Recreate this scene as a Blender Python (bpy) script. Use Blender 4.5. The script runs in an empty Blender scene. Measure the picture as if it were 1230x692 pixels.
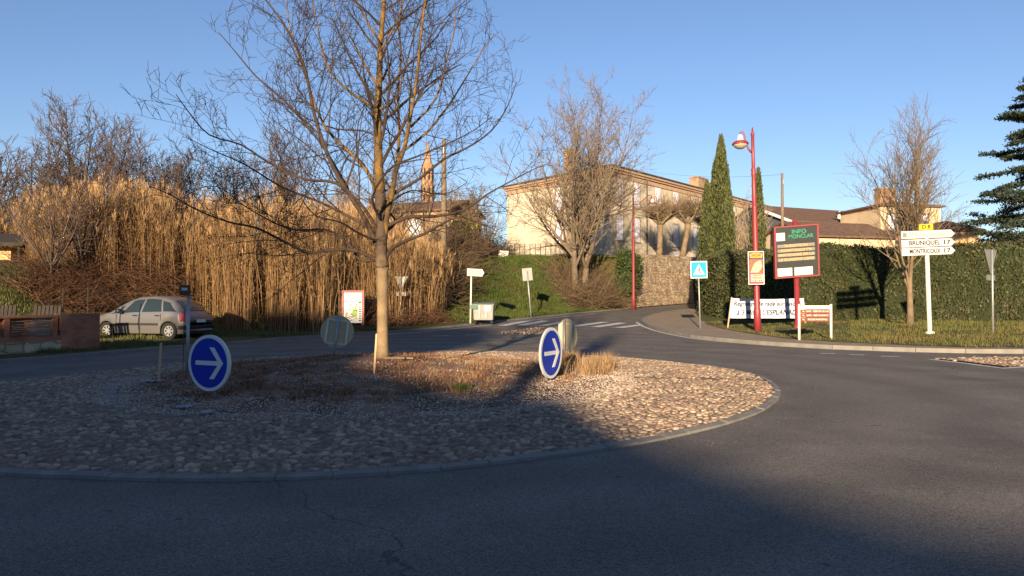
import bpy, math, random
from mathutils import Vector, Matrix, noise as mnoise
random.seed(7)
R = math.radians
S = bpy.context.scene
COL = S.collection
PI = math.pi

# ------------------------------------------------------------------ camera, sky, sun, exposure
F = 878.0; CAMH = 1.6; PITCH = R(0.91)
cd = bpy.data.cameras.new('camera'); cam = bpy.data.objects.new('camera', cd); COL.objects.link(cam)
cam.location = (0, 0, CAMH); cam.rotation_euler = (R(90) + PITCH, 0, 0)
cd.sensor_width = 36; cd.lens = 36 * F / 1230; cd.clip_start = 0.05; cd.clip_end = 2000
S.camera = cam
SUN_AZ = 11.0; SUN_EL = 12.0
w = bpy.data.worlds.new('World'); S.world = w; w.use_nodes = True
nt = w.node_tree; bg = nt.nodes['Background']
sky = nt.nodes.new('ShaderNodeTexSky'); sky.sky_type = 'NISHITA'; sky.sun_disc = False
sky.sun_elevation = R(SUN_EL); sky.sun_rotation = R(180 + SUN_AZ); sky.air_density = 1.0; sky.dust_density = 0.0; sky.ozone_density = 3.0
tn = nt.nodes.new('ShaderNodeMix'); tn.data_type = 'RGBA'; tn.blend_type = 'MULTIPLY'; tn.inputs[0].default_value = 1; tn.inputs[7].default_value = (1.02, .94, 1.02, 1)
nt.links.new(sky.outputs[0], tn.inputs[6]); nt.links.new(tn.outputs[2], bg.inputs[0]); bg.inputs[1].default_value = 0.071
sl = bpy.data.lights.new('sun', 'SUN'); sl.energy = 5.0; sl.angle = R(0.8); sl.color = (1.0, 0.79, 0.52)
so = bpy.data.objects.new('sun', sl); COL.objects.link(so)
sd = Vector((math.sin(R(SUN_AZ)) * math.cos(R(SUN_EL)), math.cos(R(SUN_AZ)) * math.cos(R(SUN_EL)), -math.sin(R(SUN_EL))))
so.rotation_euler = sd.to_track_quat('-Z', 'Y').to_euler(); so.location = (-5, -30, 30)
S.render.engine = 'CYCLES'
S.view_settings.view_transform = 'Standard'; S.view_settings.look = 'None'
S.view_settings.exposure = 1.25; S.view_settings.gamma = 1

# ------------------------------------------------------------------ materials
def M(name, c1, c2=None, scale=4, rough=.8, metal=0, island=0, bump=0, bscale=25, bdist=.02, detail=4, spec=.3, contrast=.5, c3=None, s3=.6):
    m = bpy.data.materials.new(name); m.use_nodes = True; n = m.node_tree; L = n.links; b = n.nodes['Principled BSDF']
    b.inputs['Roughness'].default_value = rough; b.inputs['Metallic'].default_value = metal
    b.inputs['Specular IOR Level'].default_value = spec
    c = lambda k: (k[0], k[1], k[2], 1)
    tc = n.nodes.new('ShaderNodeTexCoord'); out = None
    if c2 is None and not island:
        b.inputs['Base Color'].default_value = c(c1)
    else:
        c2 = c2 or c1
        no = n.nodes.new('ShaderNodeTexNoise'); no.inputs['Scale'].default_value = scale; no.inputs['Detail'].default_value = detail
        L.new(tc.outputs['Object'], no.inputs['Vector'])
        mr = n.nodes.new('ShaderNodeMapRange'); mr.inputs[1].default_value = .5 - contrast / 2; mr.inputs[2].default_value = .5 + contrast / 2
        L.new(no.outputs['Fac'], mr.inputs[0])
        mx = n.nodes.new('ShaderNodeMix'); mx.data_type = 'RGBA'; mx.inputs[6].default_value = c(c1); mx.inputs[7].default_value = c(c2)
        fac = mr.outputs[0]
        if island:
            g = n.nodes.new('ShaderNodeNewGeometry')
            ad = n.nodes.new('ShaderNodeMath'); ad.operation = 'MULTIPLY_ADD'; ad.inputs[1].default_value = island; L.new(g.outputs['Random Per Island'], ad.inputs[0])
            mm = n.nodes.new('ShaderNodeMath'); mm.operation = 'MULTIPLY'; mm.inputs[1].default_value = 1 - island; L.new(fac, mm.inputs[0]); L.new(mm.outputs[0], ad.inputs[2])
            fac = ad.outputs[0]
        L.new(fac, mx.inputs[0]); out = mx.outputs[2]
        if c3:
            n3 = n.nodes.new('ShaderNodeTexNoise'); n3.inputs['Scale'].default_value = s3; n3.inputs['Detail'].default_value = 5
            L.new(tc.outputs['Object'], n3.inputs['Vector'])
            m3 = n.nodes.new('ShaderNodeMapRange'); m3.inputs[1].default_value = .45; m3.inputs[2].default_value = .62; L.new(n3.outputs['Fac'], m3.inputs[0])
            x3 = n.nodes.new('ShaderNodeMix'); x3.data_type = 'RGBA'; L.new(m3.outputs[0], x3.inputs[0]); L.new(out, x3.inputs[6]); x3.inputs[7].default_value = c(c3); out = x3.outputs[2]
        L.new(out, b.inputs['Base Color'])
    if bump:
        nb = n.nodes.new('ShaderNodeTexNoise'); nb.inputs['Scale'].default_value = bscale; nb.inputs['Detail'].default_value = 5
        L.new(tc.outputs['Object'], nb.inputs['Vector'])
        bp = n.nodes.new('ShaderNodeBump'); bp.inputs['Strength'].default_value = bump; bp.inputs['Distance'].default_value = bdist
        L.new(nb.outputs['Fac'], bp.inputs['Height']); L.new(bp.outputs[0], b.inputs['Normal'])
    return m

def brick(name, c1, c2, mortar, bw=.24, bh=.065, ms=.012, rough=.9, wob=0):
    m = bpy.data.materials.new(name); m.use_nodes = True; n = m.node_tree; L = n.links; b = n.nodes['Principled BSDF']
    b.inputs['Roughness'].default_value = rough; b.inputs['Specular IOR Level'].default_value = .2
    tc = n.nodes.new('ShaderNodeTexCoord'); sp = n.nodes.new('ShaderNodeSeparateXYZ'); L.new(tc.outputs['Object'], sp.inputs[0])
    ad = n.nodes.new('ShaderNodeMath'); L.new(sp.outputs[0], ad.inputs[0]); L.new(sp.outputs[1], ad.inputs[1])
    cb = n.nodes.new('ShaderNodeCombineXYZ'); L.new(ad.outputs[0], cb.inputs[0]); L.new(sp.outputs[2], cb.inputs[1])
    vec = cb.outputs[0]
    if wob:
        no = n.nodes.new('ShaderNodeTexNoise'); no.inputs['Scale'].default_value = 2.5; L.new(tc.outputs['Object'], no.inputs['Vector'])
        vm = n.nodes.new('ShaderNodeVectorMath'); vm.operation = 'MULTIPLY_ADD'; vm.inputs[1].default_value = (wob, wob, wob)
        L.new(no.outputs['Color'], vm.inputs[0]); L.new(vec, vm.inputs[2]); vec = vm.outputs[0]
    bt = n.nodes.new('ShaderNodeTexBrick'); bt.inputs['Scale'].default_value = 1; bt.inputs['Brick Width'].default_value = bw; bt.inputs['Row Height'].default_value = bh
    bt.inputs['Mortar Size'].default_value = ms; bt.inputs['Color1'].default_value = (*c1, 1); bt.inputs['Color2'].default_value = (*c2, 1); bt.inputs['Mortar'].default_value = (*mortar, 1)
    L.new(vec, bt.inputs['Vector'])
    n2 = n.nodes.new('ShaderNodeTexNoise'); n2.inputs['Scale'].default_value = 1.7; n2.inputs['Detail'].default_value = 6; L.new(tc.outputs['Object'], n2.inputs['Vector'])
    mr = n.nodes.new('ShaderNodeMapRange'); mr.inputs[1].default_value = .3; mr.inputs[2].default_value = .7; mr.inputs[3].default_value = .6; mr.inputs[4].default_value = 1.25; L.new(n2.outputs['Fac'], mr.inputs[0])
    mx = n.nodes.new('ShaderNodeVectorMath'); mx.operation = 'SCALE'; L.new(bt.outputs['Color'], mx.inputs[0]); L.new(mr.outputs[0], mx.inputs['Scale'])
    L.new(mx.outputs[0], b.inputs['Base Color'])
    bp = n.nodes.new('ShaderNodeBump'); bp.inputs['Strength'].default_value = .6; bp.inputs['Distance'].default_value = .02; bp.invert = True
    L.new(bt.outputs['Fac'], bp.inputs['Height']); L.new(bp.outputs[0], b.inputs['Normal'])
    return m

MT = {}
MT['asphalt'] = M('asphalt', (.085, .075, .066), (.155, .134, .114), scale=.8, rough=.85, bump=.9, bscale=90, bdist=.012, detail=10, c3=(.120, .105, .092), s3=.22)
def trunk_mix(m):
    n = m.node_tree; L = n.links; b = n.nodes['Principled BSDF']; src = b.inputs['Base Color'].links[0].from_socket
    tc = n.nodes.new('ShaderNodeTexCoord'); sp = n.nodes.new('ShaderNodeSeparateXYZ'); L.new(tc.outputs['Object'], sp.inputs[0])
    no = n.nodes.new('ShaderNodeTexNoise'); no.inputs['Scale'].default_value = 7; no.inputs['Detail'].default_value = 6; L.new(tc.outputs['Object'], no.inputs['Vector'])
    ad = n.nodes.new('ShaderNodeMath'); ad.operation = 'MULTIPLY_ADD'; ad.inputs[1].default_value = .9; L.new(no.outputs['Fac'], ad.inputs[0]); L.new(sp.outputs[2], ad.inputs[2])
    mr = n.nodes.new('ShaderNodeMapRange'); mr.inputs[1].default_value = 2.05; mr.inputs[2].default_value = 2.45; L.new(ad.outputs[0], mr.inputs[0])
    mx = n.nodes.new('ShaderNodeMix'); mx.data_type = 'RGBA'; L.new(mr.outputs[0], mx.inputs[0]); L.new(src, mx.inputs[6]); mx.inputs[7].default_value = (.075, .05, .034, 1)
    L.new(mx.outputs[2], b.inputs['Base Color'])
# add fine aggregate speckle and long cracks to the asphalt
def asphalt_extra(m):
    n = m.node_tree; L = n.links; b = n.nodes['Principled BSDF']; src = b.inputs['Base Color'].links[0].from_socket
    tc = n.nodes.new('ShaderNodeTexCoord')
    v = n.nodes.new('ShaderNodeTexVoronoi'); v.inputs['Scale'].default_value = 95; L.new(tc.outputs['Object'], v.inputs['Vector'])
    sp = n.nodes.new('ShaderNodeSeparateColor'); L.new(v.outputs['Color'], sp.inputs[0])
    mr = n.nodes.new('ShaderNodeMapRange'); mr.inputs[3].default_value = .6; mr.inputs[4].default_value = 1.75; L.new(sp.outputs[0], mr.inputs[0])
    sc = n.nodes.new('ShaderNodeVectorMath'); sc.operation = 'SCALE'; L.new(src, sc.inputs[0]); L.new(mr.outputs[0], sc.inputs['Scale'])
    # cracks
    no = n.nodes.new('ShaderNodeTexNoise'); no.inputs['Scale'].default_value = .9; no.inputs['Detail'].default_value = 6; L.new(tc.outputs['Object'], no.inputs['Vector'])
    vm = n.nodes.new('ShaderNodeVectorMath'); vm.operation = 'MULTIPLY_ADD'; vm.inputs[1].default_value = (1.6, 1.6, 1.6); L.new(no.outputs['Color'], vm.inputs[0]); L.new(tc.outputs['Object'], vm.inputs[2])
    vc = n.nodes.new('ShaderNodeTexVoronoi'); vc.feature = 'DISTANCE_TO_EDGE'; vc.inputs['Scale'].default_value = .16; L.new(vm.outputs[0], vc.inputs['Vector'])
    cr = n.nodes.new('ShaderNodeMapRange'); cr.inputs[1].default_value = .0008; cr.inputs[2].default_value = .0022; cr.inputs[3].default_value = .55; cr.inputs[4].default_value = 1; L.new(vc.outputs['Distance'], cr.inputs[0])
    s2 = n.nodes.new('ShaderNodeVectorMath'); s2.operation = 'SCALE'; L.new(sc.outputs[0], s2.inputs[0]); L.new(cr.outputs[0], s2.inputs['Scale'])
    # dark tar spots
    v3 = n.nodes.new('ShaderNodeTexVoronoi'); v3.inputs['Scale'].default_value = 1.4; L.new(tc.outputs['Object'], v3.inputs['Vector'])
    t3 = n.nodes.new('ShaderNodeMapRange'); t3.inputs[1].default_value = .035; t3.inputs[2].default_value = .05; t3.inputs[3].default_value = .5; t3.inputs[4].default_value = 1; L.new(v3.outputs['Distance'], t3.inputs[0])
    s3 = n.nodes.new('ShaderNodeVectorMath'); s3.operation = 'SCALE'; L.new(s2.outputs[0], s3.inputs[0]); L.new(t3.outputs[0], s3.inputs['Scale'])
    # tyre-worn lanes circling the island
    gm = n.nodes.new('ShaderNodeVectorMath'); gm.operation = 'DISTANCE'; gm.inputs[1].default_value = (-2.6, 14.1, 0); L.new(tc.outputs['Object'], gm.inputs[0])
    n5 = n.nodes.new('ShaderNodeTexNoise'); n5.inputs['Scale'].default_value = .5; n5.inputs['Detail'].default_value = 5; L.new(tc.outputs['Object'], n5.inputs['Vector'])
    m5 = n.nodes.new('ShaderNodeMath'); m5.operation = 'MULTIPLY_ADD'; m5.inputs[1].default_value = 2.2; L.new(n5.outputs['Fac'], m5.inputs[0]); L.new(gm.outputs['Value'], m5.inputs[2])
    k5 = n.nodes.new('ShaderNodeMath'); k5.operation = 'MULTIPLY'; k5.inputs[1].default_value = 3.3; L.new(m5.outputs[0], k5.inputs[0])
    s5 = n.nodes.new('ShaderNodeMath'); s5.operation = 'SINE'; L.new(k5.outputs[0], s5.inputs[0])
    r5 = n.nodes.new('ShaderNodeMapRange'); r5.inputs[1].default_value = -1; r5.inputs[3].default_value = .88; r5.inputs[4].default_value = 1.1; L.new(s5.outputs[0], r5.inputs[0])
    s4 = n.nodes.new('ShaderNodeVectorMath'); s4.operation = 'SCALE'; L.new(s3.outputs[0], s4.inputs[0]); L.new(r5.outputs[0], s4.inputs['Scale'])
    L.new(s4.outputs[0], b.inputs['Base Color'])
asphalt_extra(MT['asphalt'])
MT['paving'] = M('pavement_asphalt', (.22, .165, .12), (.32, .25, .18), scale=2, rough=.9, bump=.6, bscale=60, detail=8)
MT['kerb'] = M('kerb_stone', (.17, .155, .135), (.26, .24, .21), scale=3, rough=.9, bump=.5, bscale=30, detail=8)
MT['kerb_dark'] = M('island_kerb', (.15, .14, .125), (.24, .22, .20), scale=4, rough=.9, bump=.5, bscale=30, detail=8)
MT['paint'] = M('road_paint', (.72, .71, .68), (.38, .37, .35), scale=9, rough=.7, detail=8, contrast=.5)
MT['bank'] = M('bank_soil', (.055, .065, .016), (.12, .08, .03), scale=.7, rough=.95, bump=1, bscale=6, bdist=.15, detail=10, c3=(.05, .075, .015), s3=.35)
MT['verge'] = M('verge_soil', (.06, .062, .02), (.11, .085, .04), scale=1.2, rough=.95, bump=1, bscale=14, bdist=.06, detail=8, c3=(.07, .09, .02), s3=.7)
MT['mortar'] = M('cobble_bed', (.15, .11, .08), (.25, .19, .13), scale=6, rough=.95, bump=.8, bscale=40)
MT['cobble'] = M('cobble', (.10, .076, .058), (.50, .37, .255), scale=2.0, rough=.8, island=.85, bump=.5, bscale=60, bdist=.006, c3=(.22, .145, .11), s3=7)
MT['mound'] = M('mound_soil', (.20, .11, .066), (.30, .18, .11), scale=5, rough=.95, bump=1, bscale=30, bdist=.04, detail=10, c3=(.10, .055, .03), s3=1.2)
MT['gravel'] = M('gravel', (.22, .17, .14), (.55, .45, .37), scale=5, rough=.85, island=.9)
MT['deadgrass'] = M('dead_grass', (.16, .07, .04), (.34, .18, .095), scale=1.5, rough=.85, island=.7)
MT['drystraw'] = M('dry_straw', (.24, .135, .065), (.44, .29, .15), scale=1.5, rough=.85, island=.7)
MT['grass'] = M('grass_blade', (.030, .058, .009), (.10, .115, .024), scale=1, rough=.8, island=.6)
MT['grass2'] = M('verge_grass', (.045, .070, .014), (.15, .135, .04), scale=1, rough=.8, island=.6, c3=(.13, .105, .035), s3=.5)
MT['reed'] = M('reed', (.12, .062, .026), (.42, .265, .125), scale=.6, rough=.8, island=.75)
MT['scrub'] = M('scrub_twig', (.065, .042, .028), (.19, .13, .075), scale=1, rough=.9, island=.8)
MT['bramble'] = M('bramble', (.05, .026, .017), (.17, .085, .042), scale=1, rough=.9, island=.8)
MT['leafg'] = M('ivy_leaf', (.022, .04, .01), (.06, .085, .02), scale=1.5, rough=.55, island=.7)
MT['leafy'] = M('scrub_leaf', (.10, .10, .02), (.24, .17, .04), scale=1.5, rough=.7, island=.7)
MT['hedge'] = M('hedge_leaf', (.020, .032, .009), (.062, .070, .019), scale=1.2, rough=.6, island=.65, c3=(.050, .045, .016), s3=.7)
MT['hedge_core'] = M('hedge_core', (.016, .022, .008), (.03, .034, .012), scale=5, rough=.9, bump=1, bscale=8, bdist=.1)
MT['cypress'] = M('cypress_leaf', (.030, .040, .010), (.085, .09, .024), scale=1.2, rough=.7, island=.65)
MT['cedar'] = M('cedar_needle', (.012, .022, .012), (.036, .05, .027), scale=1.5, rough=.7, island=.7)
MT['bark_trunk'] = M('smooth_bark', (.17, .115, .065), (.31, .22, .125), scale=6, rough=.85, bump=.8, bscale=18, c3=(.17, .12, .07), s3=3, detail=8)
trunk_mix(MT['bark_trunk'])
MT['bark_limb'] = M('dark_bark', (.035, .022, .017), (.075, .048, .032), scale=5, rough=.85, bump=.4, bscale=30)
MT['bark_lichen'] = M('lichen_bark', (.055, .036, .022), (.22, .125, .03), scale=5, rough=.85, bump=.4, bscale=20, contrast=.4)
MT['bark_twig'] = M('twig_bark', (.028, .018, .014), (.07, .045, .030), scale=2.5, rough=.85)
MT['bark_pale'] = M('pale_bark', (.22, .16, .10), (.36, .28, .18), scale=3, rough=.85)
MT['bark_grey'] = M('grey_bark', (.09, .065, .045), (.21, .155, .105), scale=1.5, rough=.9)
MT['bark_brown'] = M('brown_bark', (.11, .075, .048), (.23, .165, .10), scale=3, rough=.85)
MT['bark_purple'] = M('grey_brown_bark', (.055, .038, .032), (.13, .088, .068), scale=1, rough=.9)
MT['cream'] = M('cream_render', (.50, .435, .33), (.58, .51, .40), scale=.5, rough=.9, bump=.2, bscale=10, detail=8, c3=(.44, .36, .25), s3=.22)
MT['cream2'] = M('aged_render', (.50, .38, .25), (.60, .47, .32), scale=.9, rough=.9, detail=8)
MT['ochre'] = M('ochre_render', (.50, .27, .13), (.60, .36, .18), scale=1.5, rough=.9, detail=8)
MT['trim'] = M('window_surround', (.30, .20, .14), (.38, .27, .19), scale=2, rough=.85)
MT['cornice'] = M('brick_cornice', (.36, .23, .15), (.46, .31, .21), scale=3, rough=.85)
MT['shutter'] = M('shutter', (.66, .65, .74), (.74, .73, .80), scale=3, rough=.6)
MT['shutter2'] = M('grey_shutter', (.42, .46, .54), (.50, .53, .58), scale=3, rough=.6)
MT['tile'] = M('roof_tile', (.09, .052, .036), (.19, .11, .075), scale=3, rough=.9, bump=.8, bscale=9, bdist=.08, detail=8)
MT['tile_red'] = M('red_roof_tile', (.20, .09, .055), (.32, .16, .10), scale=3, rough=.9, bump=.8, bscale=9, bdist=.08, detail=8)
MT['slate'] = M('slate_cladding', (.06, .062, .075), (.10, .10, .115), scale=3, rough=.7)
MT['gutter'] = M('gutter', (.06, .055, .05), rough=.5)
MT['chim'] = brick('chimney_brick', (.34, .16, .09), (.44, .23, .13), (.35, .28, .2))
MT['brick'] = brick('old_brick', (.38, .10, .055), (.48, .17, .09), (.26, .17, .11))
MT['churchbrick'] = brick('church_brick', (.33, .18, .10), (.40, .23, .13), (.30, .2, .13), bw=.6, bh=.25, ms=.03)
MT['oldhouse'] = brick('old_house_brick', (.34, .19, .10), (.44, .27, .15), (.40, .28, .18), bw=.5, bh=.14, ms=.03)
MT['stone'] = brick('rubble_stone', (.30, .22, .15), (.50, .39, .27), (.20, .15, .11), bw=.5, bh=.26, ms=.04, wob=.8)
MT['limestone'] = brick('pale_stone', (.40, .31, .20), (.48, .39, .26), (.24, .18, .12), bw=.5, bh=.26, ms=.03, wob=.4)
MT['redpaint'] = M('red_paint', (.25, .030, .036), (.20, .026, .030), scale=3, rough=.45, spec=.5)
MT['pinkpaint'] = M('faded_red_paint', (.20, .035, .035), (.17, .03, .03), scale=3, rough=.5)
MT['galv'] = M('galvanised', (.30, .31, .32), (.38, .39, .40), scale=8, rough=.5, metal=.5)
MT['creampost'] = M('cream_post', (.62, .58, .46), (.68, .64, .52), scale=4, rough=.5)
MT['white'] = M('white_face', (.56, .55, .52), (.48, .475, .45), scale=6, rough=.5)
MT['signwhite'] = M('sign_white', (.62, .62, .61), rough=.45)
MT['signblue'] = M('sign_blue', (.004, .030, .36), rough=.4)
MT['lightblue'] = M('panel_blue', (.02, .30, .62), rough=.4)
MT['black'] = M('black_ink', (.015, .015, .017), rough=.6)
MT['grey_ink'] = M('faded_ink', (.17, .18, .16), rough=.6)
MT['signback'] = M('sign_back', (.46, .37, .22), (.54, .45, .28), scale=5, rough=.6)
MT['signback_grey'] = M('grey_sign_back', (.17, .17, .165), (.23, .23, .22), scale=5, rough=.5, metal=.3)
MT['yellow'] = M('yellow_panel', (.70, .42, .02), rough=.45)
MT['brown'] = M('brown_panel', (.17, .05, .026), rough=.5)
MT['darkboard'] = M('dark_board', (.022, .024, .024), (.032, .033, .03), rough=.35, scale=2, spec=.5)
MT['ledstrip'] = M('display_strip', (.17, .15, .13), (.22, .19, .16), scale=14, rough=.4)
MT['ledtext'] = M('amber_letters', (.62, .36, .12), rough=.5)
MT['greentext'] = M('green_letters', (.02, .30, .16), rough=.5)
MT['wood'] = M('raw_wood', (.48, .30, .17), (.56, .37, .22), scale=8, rough=.8)
MT['oldwood'] = M('weathered_wood', (.13, .095, .065), (.20, .15, .10), scale=5, rough=.85)
MT['darkwood'] = M('dark_wood', (.022, .018, .016), (.045, .035, .028), scale=5, rough=.9)
MT['cloth'] = M('banner_cloth', (.56, .56, .60), (.46, .47, .52), scale=2.5, rough=.8)
MT['bluepen'] = M('banner_ink', (.02, .02, .07), rough=.7)
MT['carpaint'] = M('silver_car_paint', (.21, .20, .20), rough=.32, metal=.55, spec=.6)
MT['plastic'] = M('black_plastic', (.022, .022, .024), rough=.5)
MT['rubber'] = M('tyre_rubber', (.014, .014, .015), rough=.85)
MT['alloy'] = M('alloy_wheel', (.50, .50, .50), rough=.35, metal=.7)
MT['glass'] = M('car_glass', (.018, .026, .026), rough=.06, spec=.8)
MT['redlamp'] = M('tail_lamp', (.50, .02, .02), rough=.2, spec=.7)
MT['binmetal'] = M('bin_metal', (.20, .20, .195), (.27, .27, .26), scale=4, rough=.45, metal=.4)
MT['bingreen'] = M('bin_lid', (.03, .12, .08), rough=.5)
MT['lampglass'] = M('lamp_glass', (.42, .36, .24), rough=.12, spec=.8)
MT['lampwhite'] = M('lamp_white', (.72, .68, .62), rough=.5)
MT['magenta'] = M('poster_pink', (.42, .05, .12), rough=.5)
MT['posterred'] = M('poster_red', (.40, .04, .03), (.55, .18, .10), scale=9, rough=.5)
MT['postercream'] = M('poster_cream', (.50, .40, .28), (.34, .30, .24), scale=14, rough=.5)
MT['posteryellow'] = M('poster_yellow', (.42, .30, .05), rough=.5)
MT['navy'] = M('poster_navy', (.03, .025, .09), rough=.5)
MT['mapbase'] = M('map_base', (.62, .56, .48), (.50, .46, .42), scale=9, rough=.6)
MT['mapgreen'] = M('map_green', (.22, .34, .08), rough=.6)
MT['plastic_sheet'] = M('plastic_scrap', (.34, .35, .40), (.24, .25, .30), scale=6, rough=.5)
MT['wire'] = M('wire', (.05, .045, .04), rough=.6)
MT['winglass'] = M('window_glass', (.03, .035, .045), rough=.1, spec=.8)

# ------------------------------------------------------------------ helpers
def tag(o, label=None, cat=None, group=None, kind=None):
    if label: o['label'] = label
    if cat: o['category'] = cat
    if group: o['group'] = group
    if kind: o['kind'] = kind
    return o
def thing(name, label, cat, loc=(0, 0, 0), rz=0, group=None, rx=0, ry=0):
    o = bpy.data.objects.new(name, None); COL.objects.link(o); o.location = loc; o.rotation_euler = (rx, ry, rz); o.empty_display_size = .2
    return tag(o, label, cat, group)

class MB:
    def __init__(s): s.v = []; s.f = []
    def quad(s, a, b, c, d):
        i = len(s.v); s.v += [tuple(a), tuple(b), tuple(c), tuple(d)]; s.f.append((i, i + 1, i + 2, i + 3)); return s
    def poly(s, pts):
        i = len(s.v); s.v += [tuple(p) for p in pts]; s.f.append(tuple(range(i, i + len(pts)))); return s
    def box(s, x0, x1, y0, y1, z0, z1):
        i = len(s.v)
        s.v += [(x, y, z) for z in (z0, z1) for (x, y) in ((x0, y0), (x1, y0), (x1, y1), (x0, y1))]
        s.f += [(i + 3, i + 2, i + 1, i), (i + 4, i + 5, i + 6, i + 7)] + [(i + k, i + (k + 1) % 4, i + 4 + (k + 1) % 4, i + 4 + k) for k in range(4)]
        return s
    def hexa(s, b, t):   # bottom 4, top 4 (ccw)
        i = len(s.v); s.v += [tuple(p) for p in b] + [tuple(p) for p in t]; n = len(b)
        s.f += [tuple(i + k for k in reversed(range(n))), tuple(i + n + k for k in range(n))] + [(i + k, i + (k + 1) % n, i + n + (k + 1) % n, i + n + k) for k in range(n)]
        return s
    def prism(s, pts, y0, y1):   # pts in x,z plane extruded in y (y0 front)
        return s.hexa([(p[0], y0, p[1]) for p in pts], [(p[0], y1, p[1]) for p in pts])
    def tube(s, pts, rad, n=6, cap=True):
        pts = [Vector(p) for p in pts]; m = len(pts)
        if not isinstance(rad, (list, tuple)): rad = [rad] * m
        t0 = (pts[1] - pts[0]).normalized(); a = t0.orthogonal().normalized(); base = len(s.v)
        for k in range(m):
            t = (pts[min(k + 1, m - 1)] - pts[max(k - 1, 0)])
            t = t.normalized() if t.length > 1e-9 else t0
            a = (a - t * a.dot(t)); a = a.normalized() if a.length > 1e-6 else t.orthogonal().normalized()
            b = t.cross(a); r = rad[k]; p = pts[k]
            for j in range(n):
                an = 2 * PI * j / n; c_ = math.cos(an) * r; s_ = math.sin(an) * r
                s.v.append((p.x + a.x * c_ + b.x * s_, p.y + a.y * c_ + b.y * s_, p.z + a.z * c_ + b.z * s_))
        for k in range(m - 1):
            for j in range(n):
                i0 = base + k * n; s.f.append((i0 + j, i0 + (j + 1) % n, i0 + n + (j + 1) % n, i0 + n + j))
        if cap:
            s.f.append(tuple(base + j for j in reversed(range(n)))); s.f.append(tuple(base + (m - 1) * n + j for j in range(n)))
        return s
    def lathe(s, prof, n=24, c=(0, 0, 0)):
        base = len(s.v)
        for (r, z) in prof:
            for j in range(n):
                an = 2 * PI * j / n; s.v.append((c[0] + r * math.cos(an), c[1] + r * math.sin(an), c[2] + z))
        for k in range(len(prof) - 1):
            for j in range(n):
                i0 = base + k * n; s.f.append((i0 + j, i0 + (j + 1) % n, i0 + n + (j + 1) % n, i0 + n + j))
        s.f.append(tuple(base + j for j in reversed(range(n)))); s.f.append(tuple(base + (len(prof) - 1) * n + j for j in range(n)))
        return s
    def disc(s, cx, cz, r, y0, y1, n=40, ri=0):
        if not ri: return s.prism([(cx + r * math.cos(2 * PI * k / n), cz + r * math.sin(2 * PI * k / n)) for k in range(n)], y0, y1)
        i = len(s.v)
        for (rr, y) in ((r, y0), (r, y1), (ri, y1), (ri, y0)):
            s.v += [(cx + rr * math.cos(2 * PI * k / n), y, cz + rr * math.sin(2 * PI * k / n)) for k in range(n)]
        for q in range(4):
            for k in range(n):
                a = i + q * n; b = i + ((q + 1) % 4) * n; s.f.append((a + k, a + (k + 1) % n, b + (k + 1) % n, b + k))
        return s
    def build(s, name, m, parent=None, sub=None, smooth=False):
        me = bpy.data.meshes.new(name)
        v = s.v if sub is None else [(p[0] - sub[0], p[1] - sub[1], p[2] - sub[2]) for p in s.v]
        me.from_pydata(v, [], s.f); me.materials.append(MT[m] if isinstance(m, str) else m)
        if smooth: me.polygons.foreach_set('use_smooth', [True] * len(me.polygons))
        me.update()
        o = bpy.data.objects.new(name, me); COL.objects.link(o)
        if parent: o.parent = parent
        return o

def bevel(o, wd=.01, seg=2):
    m = o.modifiers.new('bevel', 'BEVEL'); m.width = wd; m.segments = seg; m.limit_method = 'ANGLE'; m.angle_limit = R(40); return o

def text(name, body, m, parent, loc, size, width=None, rot=(PI / 2, 0, 0), off=.0, shear=0):
    cu = bpy.data.curves.new(name, 'FONT'); cu.body = body; cu.size = size; cu.align_x = 'CENTER'; cu.align_y = 'CENTER'; cu.extrude = .002; cu.offset = off; cu.shear = shear
    t = bpy.data.objects.new('tmp', cu); COL.objects.link(t)
    dg = bpy.context.evaluated_depsgraph_get(); me = bpy.data.meshes.new_from_object(t.evaluated_get(dg))
    bpy.data.objects.remove(t); me.name = name; me.materials.clear(); me.materials.append(MT[m])
    if width:
        xs = [v.co.x for v in me.vertices]; k = width / max(1e-6, max(xs) - min(xs))
        for v in me.vertices: v.co.x *= k
    o = bpy.data.objects.new(name, me); COL.objects.link(o); o.parent = parent; o.location = loc; o.rotation_euler = rot
    return o

# ------------------------------------------------------------------ pixels of the photograph -> points at a real distance
def ray(px, py):
    a = (px - 615) / F; b = (346 - py) / F
    y = math.cos(PITCH) - math.sin(PITCH) * b; z = math.sin(PITCH) + math.cos(PITCH) * b
    return a / y, z / y
def P(px, py, d):
    a, b = ray(px, py); return Vector((a * d, d, CAMH + b * d))
def base(x, y):
    def sp(t): return math.log1p(math.exp(min(t, 30))) if t < 30 else t
    return .035 * 4 * (sp((y - 32) / 4) - sp((y - 75) / 4))
def G(px, py, zf=base, dmin=3):
    a, b = ray(px, py); d = dmin
    while d < 160:
        if CAMH + b * d <= zf(a * d, d):
            lo, hi = d - .25, d
            for _ in range(12):
                m = (lo + hi) / 2
                if CAMH + b * m <= zf(a * m, m): hi = m
                else: lo = m
            return Vector((a * hi, hi, zf(a * hi, hi)))
        d += .25
    return Vector((a * d, d, zf(a * d, d)))
def sm(t): t = max(0, min(1, t)); return t * t * (3 - 2 * t)
def nz(x, y, z=0, s=1): return mnoise.noise(Vector((x * s, y * s, z * s)))

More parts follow.
